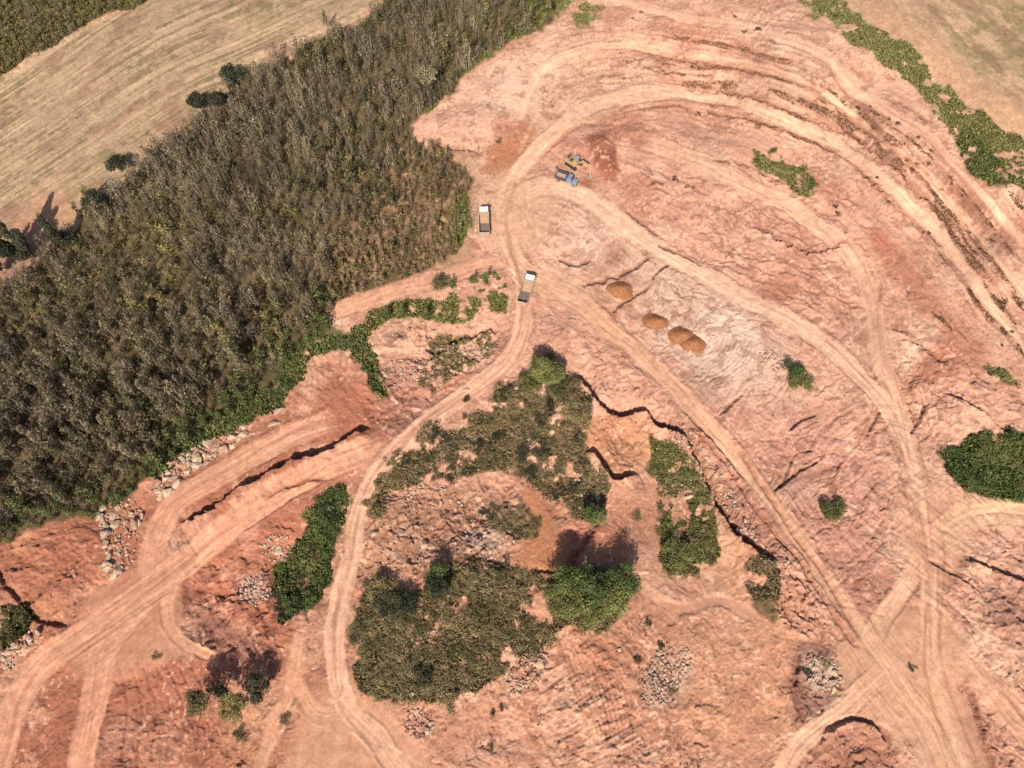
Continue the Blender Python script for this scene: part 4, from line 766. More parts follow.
# ---------------------------------------------------------------- grass
def grass_mesh(specs, name, label):
    Vs = []; Cs = []; r = np.random.default_rng(9)
    for mname, ul, vl, dens, hgt, pal in specs:
        m = GR[mname] if isinstance(mname, str) else mname
        n = int(dens); u = r.uniform(ul[0], ul[1], n); v = r.uniform(vl[0], vl[1], n); ii = (u - U0).astype(int); jj = (v - V0).astype(int); ok = (m[jj, ii] > .4) & (ROAD[jj, ii] < .3) & (N_B[jj, ii] > -.35)
        u = u[ok]; v = v[ok]; ii = ii[ok]; jj = jj[ok]; n = len(u); a = r.random(n) * 6.28
        dx = (X[jj, ii + 1] - X[jj, ii]) * (u % 1); dy = (Y[jj + 1, ii] - Y[jj, ii]) * (v % 1)
        P = np.stack([X[jj, ii] + dx, Y[jj, ii] + dy, Z[jj, ii]], -1); hh = hgt * (.5 + r.random(n)); ww = .14 + .2 * r.random(n)
        A = np.stack([np.cos(a), np.sin(a), 0 * a], -1) * ww[:, None]; ln = r.normal(size=(n, 3)) * .5; ln[:, 2] = 1; ln /= np.linalg.norm(ln, axis=1)[:, None]; T = ln * hh[:, None]
        Vs.append(np.stack([P - A, P + A, P + A * .5 + T, P - A * .5 + T], 1).reshape(-1, 3)); cs = np.array([c for c, _ in PAL[pal]])[r.integers(0, 3, n)] * (.8 + .5 * r.random((n, 1))); Cs.append(np.repeat(cs, 4, 0))
    V = np.concatenate(Vs); tag(build_mesh(name, V, QF(len(V) // 4), M_LEAF, np.concatenate(Cs), None, False), label, 'grass', None, 'stuff')
grass_mesh([('fringe', (405, 565), (-10, 115), 26000, .45, 'bright'), ('strip_rim', (798, 1060), (-10, 225), 90000, .35, 'bright'), ('rim_low', (955, 1010), (132, 186), 2500, .5, 'deep'), ('forest_hem', (140, 350), (336, 490), 22000, .5, 'deep'), ('tongue', (345, 400), (335, 402), 3500, .45, 'deep'), ('mid_strip', (345, 480), (290, 346), 9000, .45, 'bright'), ('mid_right', (470, 510), (265, 322), 4000, .4, 'bright'),
 ('top_grass', (500, 600), (-20, 50), 5000, .4, 'bright'), ('top_grass_b', (570, 608), (0, 26), 1800, .4, 'bright'), ('scrub_strip', (445, 472), (188, 252), 3000, .4, 'bright'), ('scrub_d', (650, 722), (440, 575), 12000, .3, 'bright'), ('left_veg', (274, 352), (486, 626), 12000, .5, 'deep'), ('right_big', (943, 1060), (430, 502), 11000, .5, 'deep'),
 ('bench_grass', (750, 816), (143, 200), 4000, .35, 'bright'), ('left_tri', (0, 32), (598, 650), 2500, .4, 'olive'), ('rub_grass', (412, 500), (328, 402), 5000, .3, 'scrub'), ('scrub_a', (365, 610), (350, 525), 22000, .35, 'scrub'), ('scrub_b', (352, 630), (565, 705), 26000, .35, 'scrub'), ('edge_r', (983, 1024), (360, 388), 900, .3, 'bright'), ('ver_hill', (744, 784), (558, 602), 1600, .3, 'scrub')], 'grass', 'short green grass and herbs growing in patches round the quarry and under the scrub')

WM = np.zeros_like(UU)
for wn, m in WEEDS: WM[wn] = np.maximum(WM[wn], m)
WM *= sstep(-.45, .2, N_E + .6 * N_B + .3 * FINE)
GRW = GR; r9 = np.random.default_rng(77); PALW = PAL
grass_mesh([(WM, (600, 1060), (30, 380), 330000, .16, 'weed'), (np.maximum(WM, GR['scrub_b']), (350, 640), (560, 710), 5000, .3, 'scrub'), (sstep(.2, .4, N_E + .5 * N_B) * (1 - ROAD) * np.clip(ROUGH, 0, 1) * .9, (360, 1024), (380, 768), 26000, .16, 'weed'), (FOREST * sstep(-.2, .1, N_B + N_E), (330, 470), (100, 300), 26000, .35, 'brown'), (FTL, (0, 200), (-60, 110), 50000, .5, 'yellow')], 'dry_weeds', 'dry brown weeds and low herbs dotting the bench faces and bare slopes')
# ---------------------------------------------------------------- rocks
import bmesh
def rock_mesh(seed, elong=1.25):
    r = np.random.default_rng(seed); bm = bmesh.new()
    for i in range(15):
        d = r.normal(size=3); d /= np.linalg.norm(d); s = .85 + .3 * r.random(); bm.verts.new((d[0] * s * elong, d[1] * s * .9, d[2] * s * .7 + .25))
    res = bmesh.ops.convex_hull(bm, input=bm.verts); bmesh.ops.delete(bm, geom=[g_ for g_ in res['geom_interior'] if isinstance(g_, bmesh.types.BMVert)], context='VERTS')
    bmesh.ops.bevel(bm, geom=bm.edges[:], offset=.07, segments=1, affect='EDGES', clamp_overlap=True)
    me = bpy.data.meshes.new('boulder'); bm.to_mesh(me); bm.free(); return me
rocks = {}
for mk, m in (('pale', M_STONE), ('grey', M_STONE_G), ('pink', M_STONE_R)):
    for i in range(5):
        me = rock_mesh(800 + i * 3 + ord(mk[1]), 1.02 + .07 * i); me.materials.append(m); rocks.setdefault(mk, []).append(me)
def boulder(u, v, s, mk, label, group=None, sc=(1, 1, 1), rz=None):
    o = bpy.data.objects.new('boulder', R.choice(rocks[mk])); col.objects.link(o); x, y, z = at(u, v); o.location = (x, y, z - .1 * s); o.rotation_euler = (R.uniform(-.3, .3), R.uniform(-.3, .3), R.uniform(0, 6.28) if rz is None else rz)
    o.scale = (s * sc[0], s * sc[1], s * sc[2]); return tag(o, label, 'boulder' if s > .5 else 'rock', group)
pebbles = []
def rockzone(poly, n, sz, mks, label, group, nsmall=150):
    m = pmask(poly, 1, 3); us_ = [p[0] for p in poly]; vs_ = [p[1] for p in poly]
    for (u, v, x, y, z) in scatter(m, n, (min(us_), max(us_)), (min(vs_), max(vs_)), R, sz[0] * 1.2, 200):
        s = sz[0] + (sz[1] - sz[0]) * R.random() ** 2; boulder(u, v, s, R.choice(mks), label, group, (1, R.uniform(.7, 1), R.uniform(.6, 1)))
    for (u, v, x, y, z) in scatter(m, nsmall, (min(us_) - 5, max(us_) + 5), (min(vs_) - 5, max(vs_) + 5), R, .3, 60): pebbles.append((x, y, z, R.uniform(.12, .34)))
P2 = ['pale', 'pale', 'grey', 'pink']
rockzone([(150,488),(168,464),(193,449),(218,433),(245,424),(250,436),(222,452),(196,468),(174,488),(158,500)], 66, (.5, 1.6), P2, 'pale boulder in the rubble row between the forest hem and dirt road', 'boulders of the rubble row below the forest', 200)
rockzone([(95,515),(115,500),(140,500),(142,530),(132,560),(118,578),(102,568),(106,545)], 36, (.45, 1.4), ['pale', 'grey', 'grey'], 'grey boulder in the heap left of the road above the fork', 'boulders left of the road above the fork', 160)
rockzone([(0,650),(10,640),(30,628),(44,632),(30,648),(8,672),(0,672)], 18, (.4, .85), P2, 'pale rock in the rubble strip at the lower left edge', 'rocks at the lower left edge', 70)
rockzone([(392,388),(380,372),(395,358),(420,352),(450,345),(480,334),(492,338),(485,352),(455,365),(430,378),(405,388)], 44, (.4, 1.0), P2, 'pale boulder in the rubble field inside the road bend', 'boulders inside the road bend', 220)
rockzone([(258,545),(270,535),(285,535),(298,548),(285,560),(262,556)], 12, (.5, 1.2), ['grey', 'pale'], 'grey boulder at the upper left corner of the deep green strip', 'boulders beside the deep green strip', 60)
rockzone([(232,585),(262,572),(272,590),(255,605),(240,600)], 14, (.3, .6), ['pale', 'pink'], 'small pale rock on the rubble slope beside the side track', 'small rocks on the rubble slope', 130)
rockzone([(507,672),(520,660),(545,652),(548,668),(530,690),(508,695)], 20, (.3, .75), P2, 'pale rock at the lower right end of the central scrub', 'rocks at the end of the central scrub', 110)
rockzone([(405,725),(410,710),(425,712),(436,728),(425,740),(408,736)], 13, (.35, .9), ['pale', 'grey'], 'pale rock in the little heap near the bottom below the scrub', 'rocks in the little bottom heap', 60)
rockzone([(660,650),(688,648),(690,670),(675,695),(655,712),(640,700),(648,670)], 24, (.3, .7), ['grey', 'pale'], 'pale rock in the spread heap at the right of the churned earth', 'rocks in the spread heap', 190)
rockzone([(802,660),(815,652),(840,668),(838,690),(815,690)], 14, (.4, 1.1), ['grey', 'pale'], 'grey boulder in the rubble pocket next to the road junction', 'boulders in the rubble pocket', 80)
rockzone([(758,352),(772,350),(783,360),(780,375),(765,370)], 9, (.35, .8), ['pale'], 'white rock in the pile beside the round bushes', 'white rocks beside the round bushes', 60)
rockzone([(665,425),(690,432),(730,490),(765,540),(750,545),(712,495),(680,455)], 28, (.3, .7), ['pink', 'pink', 'pale'], 'pinkish rock on the rough bank beneath the diagonal road', 'rocks on the bank beneath the road', 260)
rockzone([(385,500),(470,488),(520,560),(440,568),(380,575)], 26, (.35, 1.2), ['pink', 'pink', 'grey'], 'pinkish boulder on the pale floor of the central basin', 'boulders on the basin floor', 260)
rockzone([(575,478),(600,470),(606,495),(590,515),(570,505)], 16, (.3, .8), ['pale', 'grey'], 'pale rock in the scrub below the orange terrace', 'rocks below the orange terrace', 80)
rockzone([(388,640),(400,625),(490,635),(485,650),(400,652)], 10, (.25, .5), ['pale'], 'small pale rock showing through the lower scrub', 'rocks in the lower scrub', 40)
rockzone([(665,466),(690,470),(690,500),(668,505)], 9, (.3, .7), ['pale'], 'pale rock among the green shrubs of the hollow', 'rocks of the green hollow', 40)
for u, v, s, mk, sc, rz, lab in [(275, 424, 1.5, 'grey', (1.35, .75, .7), .35, 'long pale grey boulder, the lower of two at the forest hem'), (280, 411, 1.4, 'grey', (1.3, .7, .75), .6, 'long pale grey boulder, the upper of two at the forest hem'), (541, 664, 1.0, 'pale', (1, 1, .8), 0, 'largest pale boulder at the lower right end of the central scrub'), (572, 322, 1.0, 'grey', (1.1, .8, .7), 0, 'pale boulder in the shade tip of the bright green tree'), (548, 318, 1.1, 'grey', (1.3, .7, .6), .2, 'dark grey boulder above the shade of the bright green tree'),
   (585, 326, .8, 'grey', (1.3, .7, .6), .3, 'flat grey boulder furthest right above the bright green tree'), (466, 390, .9, 'pale', (1, .8, .7), 0, 'single white rock beside the road under the bend'), (516, 388, .6, 'pale', (1, 1, .8), 0, 'small white rock at the edge of the bright bush'), (440, 385, .7, 'pale', (1, 1, .7), 0, 'small pale rock near the road verge'), (376, 535, .9, 'pale', (1, .9, .8), 0, 'pale rock at the left rim of the central basin'), (412, 694, .8, 'pale', (.8, .8, 1.1), 0, 'white upright rock at the lower rim of the scrub'),
   (620, 650, .5, 'pale', (1, 1, .8), 0, 'small white rock right of the lower scrub'), (602, 514, 1.1, 'pale', (.8, 1, 1.2), 0, 'white upright rock above the dark red shade'), (484, 552, .7, 'pink', (1, 1, .8), 0, 'pinkish rock in the middle of the central basin'), (430, 560, 1.1, 'pink', (1.3, 1, .7), 0, 'large pinkish boulder in the left of the central basin'), (410, 530, 1.2, 'pink', (1.2, 1, .8), 1, 'large pinkish boulder at the upper left of the basin'), (425, 545, 1.0, 'grey', (1.0, 1, .8), 1, 'grey boulder between the two large pinkish basin boulders'),
   (690, 497, .9, 'pale', (1.2, .8, .8), .2, 'largest pale rock among the shrubs of the hollow'), (733, 520, .9, 'pink', (1, 1, .8), 0, 'largest pinkish rock on the rough bank')]:
    boulder(u, v, s, mk, lab, None, sc, rz)
for i in range(1500):   # loose clods wherever the ground is rough
    u = R.uniform(0, 1024); v = R.uniform(100, 768)
    if mval(ROUGH, u, v) * (1 - mval(FOREST, u, v)) > R.uniform(.5, 1.4): x, y, z = at(u, v); pebbles.append((x, y, z, R.uniform(.12, .4)))
Vp = []; Fp = []; Cp = []; cube = np.array([(-1,-1,-.6),(1,-.8,-.6),(.9,1,-.6),(-.8,1,-.6),(-.6,-.7,.6),(.7,-.5,.7),(.6,.7,.5),(-.7,.6,.6)]); cf = np.array([(0,3,2,1),(4,5,6,7),(0,1,5,4),(1,2,6,5),(2,3,7,6),(3,0,4,7)])
for i, (x, y, z, s) in enumerate(pebbles):
    a = R.uniform(0, 6.28); c_, s__ = math.cos(a), math.sin(a); W = cube * s * np.array([R.uniform(.8, 1.4), R.uniform(.7, 1), R.uniform(.6, 1)]) + np.array([0, 0, s * .25]); Vp.append(np.stack([W[:, 0] * c_ - W[:, 1] * s__ + x, W[:, 0] * s__ + W[:, 1] * c_ + y, W[:, 2] + z], -1)); Fp.append(cf + 8 * i)
    j = min(NV - 1, max(0, 0)); Cp.append(np.tile(alb(*R.choice([(224,196,170), (206,160,134), (190,130,104), (212,188,168)])), (8, 1)))
tag(build_mesh('loose_rubble', np.concatenate(Vp), np.concatenate(Fp), M_EARTH, np.concatenate(Cp), None, False), 'small loose stones and clods scattered over the rough earth', 'rubble', None, 'stuff')

# ---------------------------------------------------------------- dumped sand mounds
def mound(u, v, rx, ry, h, rz, label, seed):
    n = 40; m_ = 16; r = np.random.default_rng(seed); V = [(0, 0, h)]; F = []; x, y, z = at(u, v); ph = r.random(4) * 6.28
    for j in range(1, m_ + 1):
        t = j / m_
        for i in range(n):
            a = i / n * 2 * math.pi; k = 1 + .09 * math.sin(2 * a + ph[0]) + .06 * math.sin(3 * a + ph[1]) + .04 * math.sin(5 * a + ph[2])
            zz = h * (1 - sstep(0.0, 1.05, t)) + (r.random() - .5) * .16 * (1.1 - t); px = rx * t * k * math.cos(a); py = ry * t * k * math.sin(a)
            V.append((px, py, zz if j < m_ else -.25))
    V = np.array(V); F3 = [(0, 1 + i, 1 + (i + 1) % n) for i in range(n)]; F4 = [(1 + (j - 1) * n + i, 1 + j * n + i, 1 + j * n + (i + 1) % n, 1 + (j - 1) * n + (i + 1) % n) for j in range(1, m_) for i in range(n)]
    me = bpy.data.meshes.new('sand_mound'); me.from_pydata([tuple(p) for p in V], [], F3 + F4); me.materials.append(M_SAND)
    for p in me.polygons: p.use_smooth = True
    o = bpy.data.objects.new('sand_mound', me); col.objects.link(o); o.location = (x, y, z); o.rotation_euler = (0, 0, rz); tag(o, label, 'sand mound')
mound(621, 290, 3.2, 2.9, 1.25, .2, 'rounded orange sand mound furthest from the others, nearest the trucks', 1); mound(656, 322, 3.3, 2.6, 1.15, -.1, 'oval orange sand mound in the middle of the row on pale clay', 2)
mound(681, 336, 3.2, 2.8, 1.15, -.3, 'left half of the two touching orange sand mounds', 3); mound(693, 344, 3.3, 2.7, 1.1, -.3, 'right half of the two touching orange sand mounds', 4)

# ---------------------------------------------------------------- vehicles
M_WHITE = mat('white_paint', (.70, .68, .65), .45, scale=1.3, c2=(.52, .46, .40), spec=.5); M_TYRE = mat('rubber', (.035, .032, .03), .9); M_RIM = mat('dusty_steel', (.32, .27, .22), .5, .3); M_GLASS = mat('dark_glass', (.03, .035, .04), .08, spec=.8); M_CHAS = mat('dark_frame', (.06, .05, .045), .7)
M_BED = mat('dusty_bed_steel', (.36, .27, .21), .7, scale=1.5, c2=(.24, .18, .14)); M_BEDD = mat('dark_bed_floor', (.17, .12, .10), .8, scale=1.2, c2=(.11, .08, .07)); M_DUST = mat('pale_dirt_load', tuple(alb(222, 178, 140)), .95, noise=.2, scale=2)  # bed floor darker than the bed walls; pale load covers its front part
M_YEL = mat('yellow_paint', (.42, .25, .08), .5, scale=1.6, c2=(.32, .21, .12), spec=.4); M_BLUE = mat('faded_blue_paint', (.09, .15, .24), .5, scale=1.6, c2=(.20, .22, .24), spec=.4); M_CHROME = mat('mirror_plastic', (.05, .05, .05), .4); M_LAMP = mat('lamp_glass', (.6, .6, .55), .1, spec=.8); M_RED = mat('tail_lamp', (.3, .02, .02), .3)
class MB:
    def __init__(s): s.bm = bmesh.new()
    def box(s, x0, x1, y0, y1, z0, z1, top=None, bev=0.):
        """top=(x0,x1,y0,y1) gives another outline to the upper face"""
        t = top or (x0, x1, y0, y1); c = [(x0,y0,z0),(x1,y0,z0),(x1,y1,z0),(x0,y1,z0),(t[0],t[2],z1),(t[1],t[2],z1),(t[1],t[3],z1),(t[0],t[3],z1)]; v = [s.bm.verts.new(p) for p in c]
        fs = [s.bm.faces.new([v[i] for i in f]) for f in ((0,3,2,1),(4,5,6,7),(0,1,5,4),(1,2,6,5),(2,3,7,6),(3,0,4,7))]
        if bev: bmesh.ops.bevel(s.bm, geom=list({e for f in fs for e in f.edges}), offset=bev, segments=2, affect='EDGES')
        return s
    def beam(s, p, q, w0, h0, w1=None, h1=None):
        from mathutils import Vector
        p = Vector(p); q = Vector(q); d = (q - p).normalized(); side = d.cross(Vector((0, 0, 1))).normalized(); up = side.cross(d); w1 = w1 or w0; h1 = h1 or h0
        v = [s.bm.verts.new(a + side * sx * ww / 2 + up * sz * hh / 2) for a, ww, hh in ((p, w0, h0), (q, w1, h1)) for sx, sz in ((-1,-1),(1,-1),(1,1),(-1,1))]
        for f in ((0,1,2,3),(7,6,5,4),(0,4,5,1),(1,5,6,2),(2,6,7,3),(3,7,4,0)): s.bm.faces.new([v[i] for i in f])
        return s
    def cyl(s, p, axis, r, h, n=20, r2=None):
        from mathutils import Matrix
        m = {'y': Matrix.Rotation(math.pi/2, 4, 'X'), 'z': Matrix(), 'x': Matrix.Rotation(math.pi/2, 4, 'Y')}[axis]
        bmesh.ops.create_cone(s.bm, cap_ends=True, segments=n, radius1=r, radius2=r2 if r2 is not None else r, depth=h, matrix=Matrix.Translation(p) @ m); return s
    def build(s, name, m, parent=None, smooth_=False):
        bmesh.ops.recalc_face_normals(s.bm, faces=s.bm.faces); me = bpy.data.meshes.new(name); s.bm.to_mesh(me); s.bm.free(); me.materials.append(m)
        o = bpy.data.objects.new(name, me); col.objects.link(o)
        if parent: o.parent = parent
        return o
def wheel(parent, x, y, r=.5, w_=.3):
    h = empty('wheel', (x, y, r)); h.parent = parent; MB().cyl((0, 0, 0), 'y', r, w_, 24).build('tyre', M_TYRE, h); MB().cyl((0, 0, 0), 'y', r * .55, w_ + .04, 16).build('rim', M_RIM, h)
def place(u0, v0, u1, v1):
    """from rear end to front end; returns location of the middle, heading"""
    a = at(u0, v0); b = at(u1, v1); return ((a[0] + b[0]) / 2, (a[1] + b[1]) / 2, (a[2] + b[2]) / 2 + .02), math.atan2(b[1] - a[1], b[0] - a[0])
def tipper(u0, v0, u1, v1, label, L_=8.4, load='front', bedmat=M_BED):
    loc, rz = place(u0, v0, u1, v1); t = empty('dump_truck', loc, rz); tag(t, label, 'truck'); F = L_ / 2; B = -L_ / 2
    MB().box(B + .3, F - .3, -.55, -.35, .75, 1.0).box(B + .3, F - .3, .35, .55, .75, 1.0).box(B + .5, B + .7, -.35, .35, .78, .95).box(0, .2, -.35, .35, .78, .95).build('chassis', M_CHAS, t)
    cab = MB().box(F - 1.95, F - .1, -1.22, 1.22, .85, 1.85, bev=.06).box(F - 1.95, F - .12, -1.2, 1.2, 1.86, 2.95, (F - 1.9, F - .5, -1.1, 1.1), .07).build('cab', M_WHITE, t)
    MB().box(F - 1.45, F - .95, -.3, .3, 2.95, 3.0, bev=.02).build('roof_hatch', mat('grey_hatch', (.4, .4, .4), .5), cab)
    MB().beam((F - .10, 0, 2.0), (F - .42, 0, 2.82), 2.0, .03).build('windshield', M_GLASS, cab)
    for s in (-1, 1):
        MB().box(F - 1.45, F - .5, s * 1.19 - .015 + s * .012, s * 1.19 + .015 + s * .012, 1.95, 2.55, (F - 1.4, F - .7, s * 1.13 - .015, s * 1.13 + .015)).build('side_window', M_GLASS, cab)
        MB().box(F - .25, F - .12, s * 1.38 - .1, s * 1.38 + .1, 1.8, 2.35).beam((F - .2, s * 1.2, 2.3), (F - .2, s * 1.38, 2.3), .04, .04).build('mirror', M_CHROME, cab); MB().box(F - .1, F - .05, s * .85 - .2, s * .85 + .2, .95, 1.15).build('headlight', M_LAMP, cab)
    MB().box(F - .15, F + .08, -1.2, 1.2, .45, .8, bev=.04).build('bumper', M_CHAS, t)
    X0, X1 = B, F - 2.15; zf, zt = 1.2, 2.55
    bed = MB().box(X0, X1, -1.25, 1.25, zf - .1, zf).box(X0, X1, -1.3, -1.22, zf, zt).box(X0, X1, 1.22, 1.3, zf, zt).box(X1 - .08, X1, -1.22, 1.22, zf, zt + .25)
    for k in range(7):
        xx = X0 + .3 + k * (X1 - X0 - .5) / 6
        for s in (-1, 1): bed.box(xx - .05, xx + .05, min(s * 1.3, s * 1.37), max(s * 1.3, s * 1.37), zf, zt)
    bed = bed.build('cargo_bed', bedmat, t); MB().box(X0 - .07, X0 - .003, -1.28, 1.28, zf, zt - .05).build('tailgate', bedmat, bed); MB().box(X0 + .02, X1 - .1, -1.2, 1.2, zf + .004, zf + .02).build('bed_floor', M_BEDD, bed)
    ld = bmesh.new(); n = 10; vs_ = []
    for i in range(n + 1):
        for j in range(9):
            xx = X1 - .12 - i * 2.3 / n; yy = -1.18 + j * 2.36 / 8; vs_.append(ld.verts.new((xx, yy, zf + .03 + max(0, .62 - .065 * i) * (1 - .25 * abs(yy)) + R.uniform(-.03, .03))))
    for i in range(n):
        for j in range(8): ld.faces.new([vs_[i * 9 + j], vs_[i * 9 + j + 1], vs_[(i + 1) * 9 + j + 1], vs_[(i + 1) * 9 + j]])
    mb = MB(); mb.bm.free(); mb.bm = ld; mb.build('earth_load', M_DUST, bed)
    for x in (F - 1.1, B + 1.1, B + 2.4):
        for s in (-1, 1): wheel(t, x, s * 1.02)
    MB().cyl((F - 2.9, 1.0, .8), 'x', .28, .9).build('fuel_tank', M_RIM, t)
    for s in (-1, 1): MB().box(X0 - .05, X0 + .0, s * .9 - .15, s * .9 + .15, .9, 1.02).build('tail_lamp', M_RED, t)
    return t
tipper(484.6, 238, 484, 213.5, 'white cab dump truck with open bed beside the green strip, the upper one')
tipper(522.5, 306, 530.5, 281, 'white cab dump truck driving up the road junction, lower and tilted right')
def old_truck(u0, v0, u1, v1, label):
    loc, rz = place(u0, v0, u1, v1); t = empty('bonnet_truck', loc, rz); tag(t, label, 'truck'); F = 3.1; B = -3.1
    MB().box(B + .2, F - .2, -.5, -.32, .65, .88).box(B + .2, F - .2, .32, .5, .65, .88).build('chassis', M_CHAS, t)
    cab = MB().box(F - 2.9, F - 1.35, -1.1, 1.1, .8, 1.6, bev=.05).box(F - 2.88, F - 1.37, -1.08, 1.08, 1.61, 2.4, (F - 2.75, F - 1.65, -.95, .95), .08).build('cab', M_BLUE, t)
    MB().box(F - 1.34, F - .05, -.75, .75, .8, 1.45, (F - 1.34, F - .15, -.6, .6), .07).build('bonnet', M_BLUE, t); MB().beam((F - 1.36, 0, 1.68), (F - 1.6, 0, 2.3), 1.75, .03).build('windshield', M_GLASS, cab)
    for s in (-1, 1): MB().box(F - 1.1, F - .1, s * .93 - .2, s * .93 + .2, .85, 1.08, bev=.05).build('fender', M_BLUE, t); MB().cyl((F - .06, s * .9, .98), 'x', .1, .06).build('headlight', M_LAMP, t)
    MB().box(F - .04, F + .1, -1.1, 1.1, .5, .72, bev=.03).build('bumper', M_CHAS, t)
    bed = MB().box(B, F - 3.05, -1.15, 1.15, 1.0, 1.1).box(B, F - 3.05, -1.2, -1.13, 1.1, 1.95).box(B, F - 3.05, 1.13, 1.2, 1.1, 1.95).box(F - 3.12, F - 3.05, -1.13, 1.13, 1.1, 2.15).build('cargo_bed', M_CHAS, t)
    MB().box(B - .07, B - .003, -1.17, 1.17, 1.1, 1.9).build('tailgate', M_BED, bed); MB().box(B + .02, F - 3.14, -1.12, 1.12, 1.104, 1.45, (B + .3, F - 3.3, -.8, .8)).build('earth_load', M_BED, bed)
    for x in (F - .75, B + 1.1):
        for s in (-1, 1): wheel(t, x, s * .95, .46, .28)
old_truck(555.5, 177.5, 577.5, 185, 'small truck with faded blue cab and bonnet being loaded by the excavator')
def excavator(u, v, rz, label):
    x, y, z = at(u, v); t = empty('excavator', (x, y, z + .02), rz); tag(t, label, 'excavator')
    for s in (-1, 1):
        tr = MB(); tr.box(-1.5, 1.5, s * 1.2 - .3, s * 1.2 + .3, .08, .85, bev=.06).cyl((-1.5, s * 1.2, .46), 'y', .40, .6).cyl((1.5, s * 1.2, .46), 'y', .40, .6)
        for k in range(12): tr.box(-1.55 + k * .27, -1.43 + k * .27, s * 1.2 - .34, s * 1.2 + .34, .845, .89)
        tr.build('crawler_track', M_TYRE, t)
    MB().box(-.9, .9, -.9, .9, .35, .9).cyl((0, 0, 1.0), 'z', .7, .25).build('undercarriage', M_CHAS, t)
    b = MB().box(-2.1, 1.4, -1.35, 1.35, 1.12, 1.55, bev=.05).box(-2.1, -1.0, -1.33, 1.33, 1.56, 2.25, bev=.12).box(-.98, .2, -1.32, .25, 1.56, 2.05, bev=.06).build('upper_body', M_YEL, t)
    MB().box(-1.9, -1.15, -.8, .8, 2.26, 2.34, bev=.02).box(-.85, .05, -1.15, .1, 2.06, 2.12, bev=.02).build('engine_cover', M_CHAS, b); MB().cyl((-1.3, -.95, 2.5), 'z', .07, .5).build('exhaust', M_TYRE, b)
    c = MB().box(-.1, 1.35, .35, 1.33, 1.56, 2.9, (-.05, 1.15, .4, 1.28), .06).build('cab', mat('grey_cab_roof', (.2, .19, .2), .5), t); MB().beam((1.375, .84, 1.75), (1.2, .84, 2.75), .8, .03).build('windshield', M_GLASS, c); MB().box(.05, 1.15, 1.335, 1.355, 1.9, 2.6, (.1, 1.05, 1.31, 1.33)).build('side_window', M_GLASS, c)
    bo = MB().beam((1.2, -.15, 1.6), (3.2, -.15, 3.6), .45, .5, .42, .7).beam((3.15, -.15, 3.6), (5.3, -.15, 3.4), .42, .7, .35, .4).build('boom', M_YEL, t)
    MB().beam((1.3, -.42, 1.5), (2.9, -.42, 3.1), .1, .14).beam((1.3, .12, 1.5), (2.9, .12, 3.1), .1, .14).beam((3.2, -.15, 4.05), (5.1, -.15, 3.95), .12, .16).build('hydraulic_ram', M_CHAS, bo)
    stx = MB().beam((4.9, -.15, 4.0), (6.3, -.9, 1.6), .32, .5, .26, .3).build('stick', M_YEL, t)
    MB().box(5.9, 6.8, -1.45, -.35, .35, .45).box(5.9, 6.0, -1.45, -.35, .45, 1.5).box(5.9, 6.8, -1.47, -1.4, .4, 1.4, (5.9, 6.4, -1.47, -1.4)).box(5.9, 6.8, -.4, -.33, .4, 1.4, (5.9, 6.4, -.4, -.33)).build('bucket', M_RIM, stx)
    return t
excavator(573.5, 164.5, math.radians(-42), 'yellow crawler excavator with grey cab roof and raised boom at the earth heap')

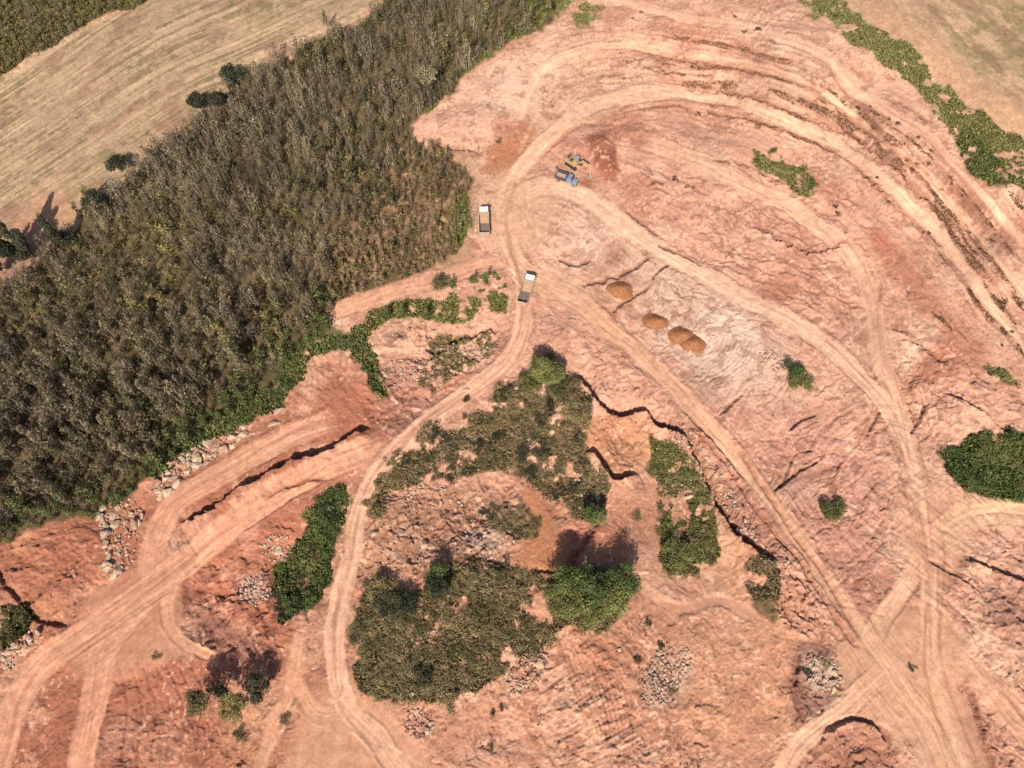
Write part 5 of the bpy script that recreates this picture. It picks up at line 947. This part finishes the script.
# person by the trucks: one skinned body, clothing colours as separate meshes
def person(u, v, rz):
    x, y, z = at(u, v); root = empty('person', (x, y, z + .01), rz); tag(root, 'person in dark clothes standing behind the blue cab truck', 'person')
    J = {'pelvis': (0, 0, .95, .15), 'waist': (0, 0, 1.12, .13), 'chest': (0, 0, 1.35, .16), 'neck': (0, 0, 1.5, .06), 'head0': (.01, 0, 1.58, .085), 'head1': (.015, 0, 1.68, .10), 'head2': (.01, 0, 1.75, .07)}
    E = [('pelvis', 'waist'), ('waist', 'chest'), ('chest', 'neck'), ('neck', 'head0'), ('head0', 'head1'), ('head1', 'head2')]
    for s, n in ((1, 'l'), (-1, 'r')):
        J.update({n + 'sh': (0, s * .19, 1.43, .07), n + 'el': (-.02, s * .27, 1.14, .048), n + 'wr': (.08, s * .29, .9, .034), n + 'pa': (.11, s * .29, .82, .035), n + 'hip': (0, s * .1, .9, .1), n + 'kn': (.03 * s, s * .11, .5, .068), n + 'an': (.02 * s, s * .12, .1, .045), n + 'to': (.02 * s + .17, s * .14, .04, .04)})
        E += [('chest', n + 'sh'), (n + 'sh', n + 'el'), (n + 'el', n + 'wr'), (n + 'wr', n + 'pa'), ('pelvis', n + 'hip'), (n + 'hip', n + 'kn'), (n + 'kn', n + 'an'), (n + 'an', n + 'to')]
        for k in range(5):
            a = (.11 + .02 * k, s * (.29 + .0), .80); fy = -.03 + .015 * k; ln = (.05, .075, .085, .078, .06)[k]
            J[f'{n}f{k}a'] = (.10 + fy * .8 + (.05 if k == 0 else 0), s * (.285 + (.0 if k else -.02)), .775, .010); J[f'{n}f{k}b'] = (.11 + fy + (.07 if k == 0 else 0), s * .28, .775 - ln, .008); E += [(n + 'pa', f'{n}f{k}a'), (f'{n}f{k}a', f'{n}f{k}b')]
    names = list(J); me = bpy.data.meshes.new('body'); me.from_pydata([J[k][:3] for k in names], [(names.index(a), names.index(b)) for a, b in E], [])
    o = bpy.data.objects.new('body', me); col.objects.link(o); o.parent = root; md = o.modifiers.new('skin', 'SKIN')
    for i, k in enumerate(names): me.skin_vertices[0].data[i].radius = (J[k][3],) * 2 if me.skin_vertices else (.05, .05)
    if me.skin_vertices: me.skin_vertices[0].data[0].use_root = True
    sb = o.modifiers.new('sub', 'SUBSURF'); sb.levels = 1; sb.render_levels = 1
    mb_ = bpy.data.materials.new('skin_and_clothes'); mb_.use_nodes = True; tt = mb_.node_tree; tc = tt.nodes.new('ShaderNodeTexCoord'); sx = tt.nodes.new('ShaderNodeSeparateXYZ'); cr = tt.nodes.new('ShaderNodeValToRGB'); mrr = tt.nodes.new('ShaderNodeMath'); mrr.operation = 'DIVIDE'; mrr.inputs[1].default_value = 2.0
    tt.links.new(tc.outputs['Object'], sx.inputs[0]); tt.links.new(sx.outputs['Z'], mrr.inputs[0]); tt.links.new(mrr.outputs[0], cr.inputs[0]); tt.links.new(cr.outputs[0], tt.nodes['Principled BSDF'].inputs['Base Color']); cr.color_ramp.interpolation = 'CONSTANT'
    e = cr.color_ramp.elements; e[0].position = 0; e[0].color = (.04, .03, .03, 1); e[1].position = .06; e[1].color = (.05, .06, .09, 1)
    for p, c in ((.50, (.06, .06, .08, 1)), (.755, (.25, .13, .08, 1)), (.84, (.03, .02, .02, 1))): q_ = e.new(p); q_.color = c
    me.materials.append(mb_)
person(556.5, 170, math.radians(-60))
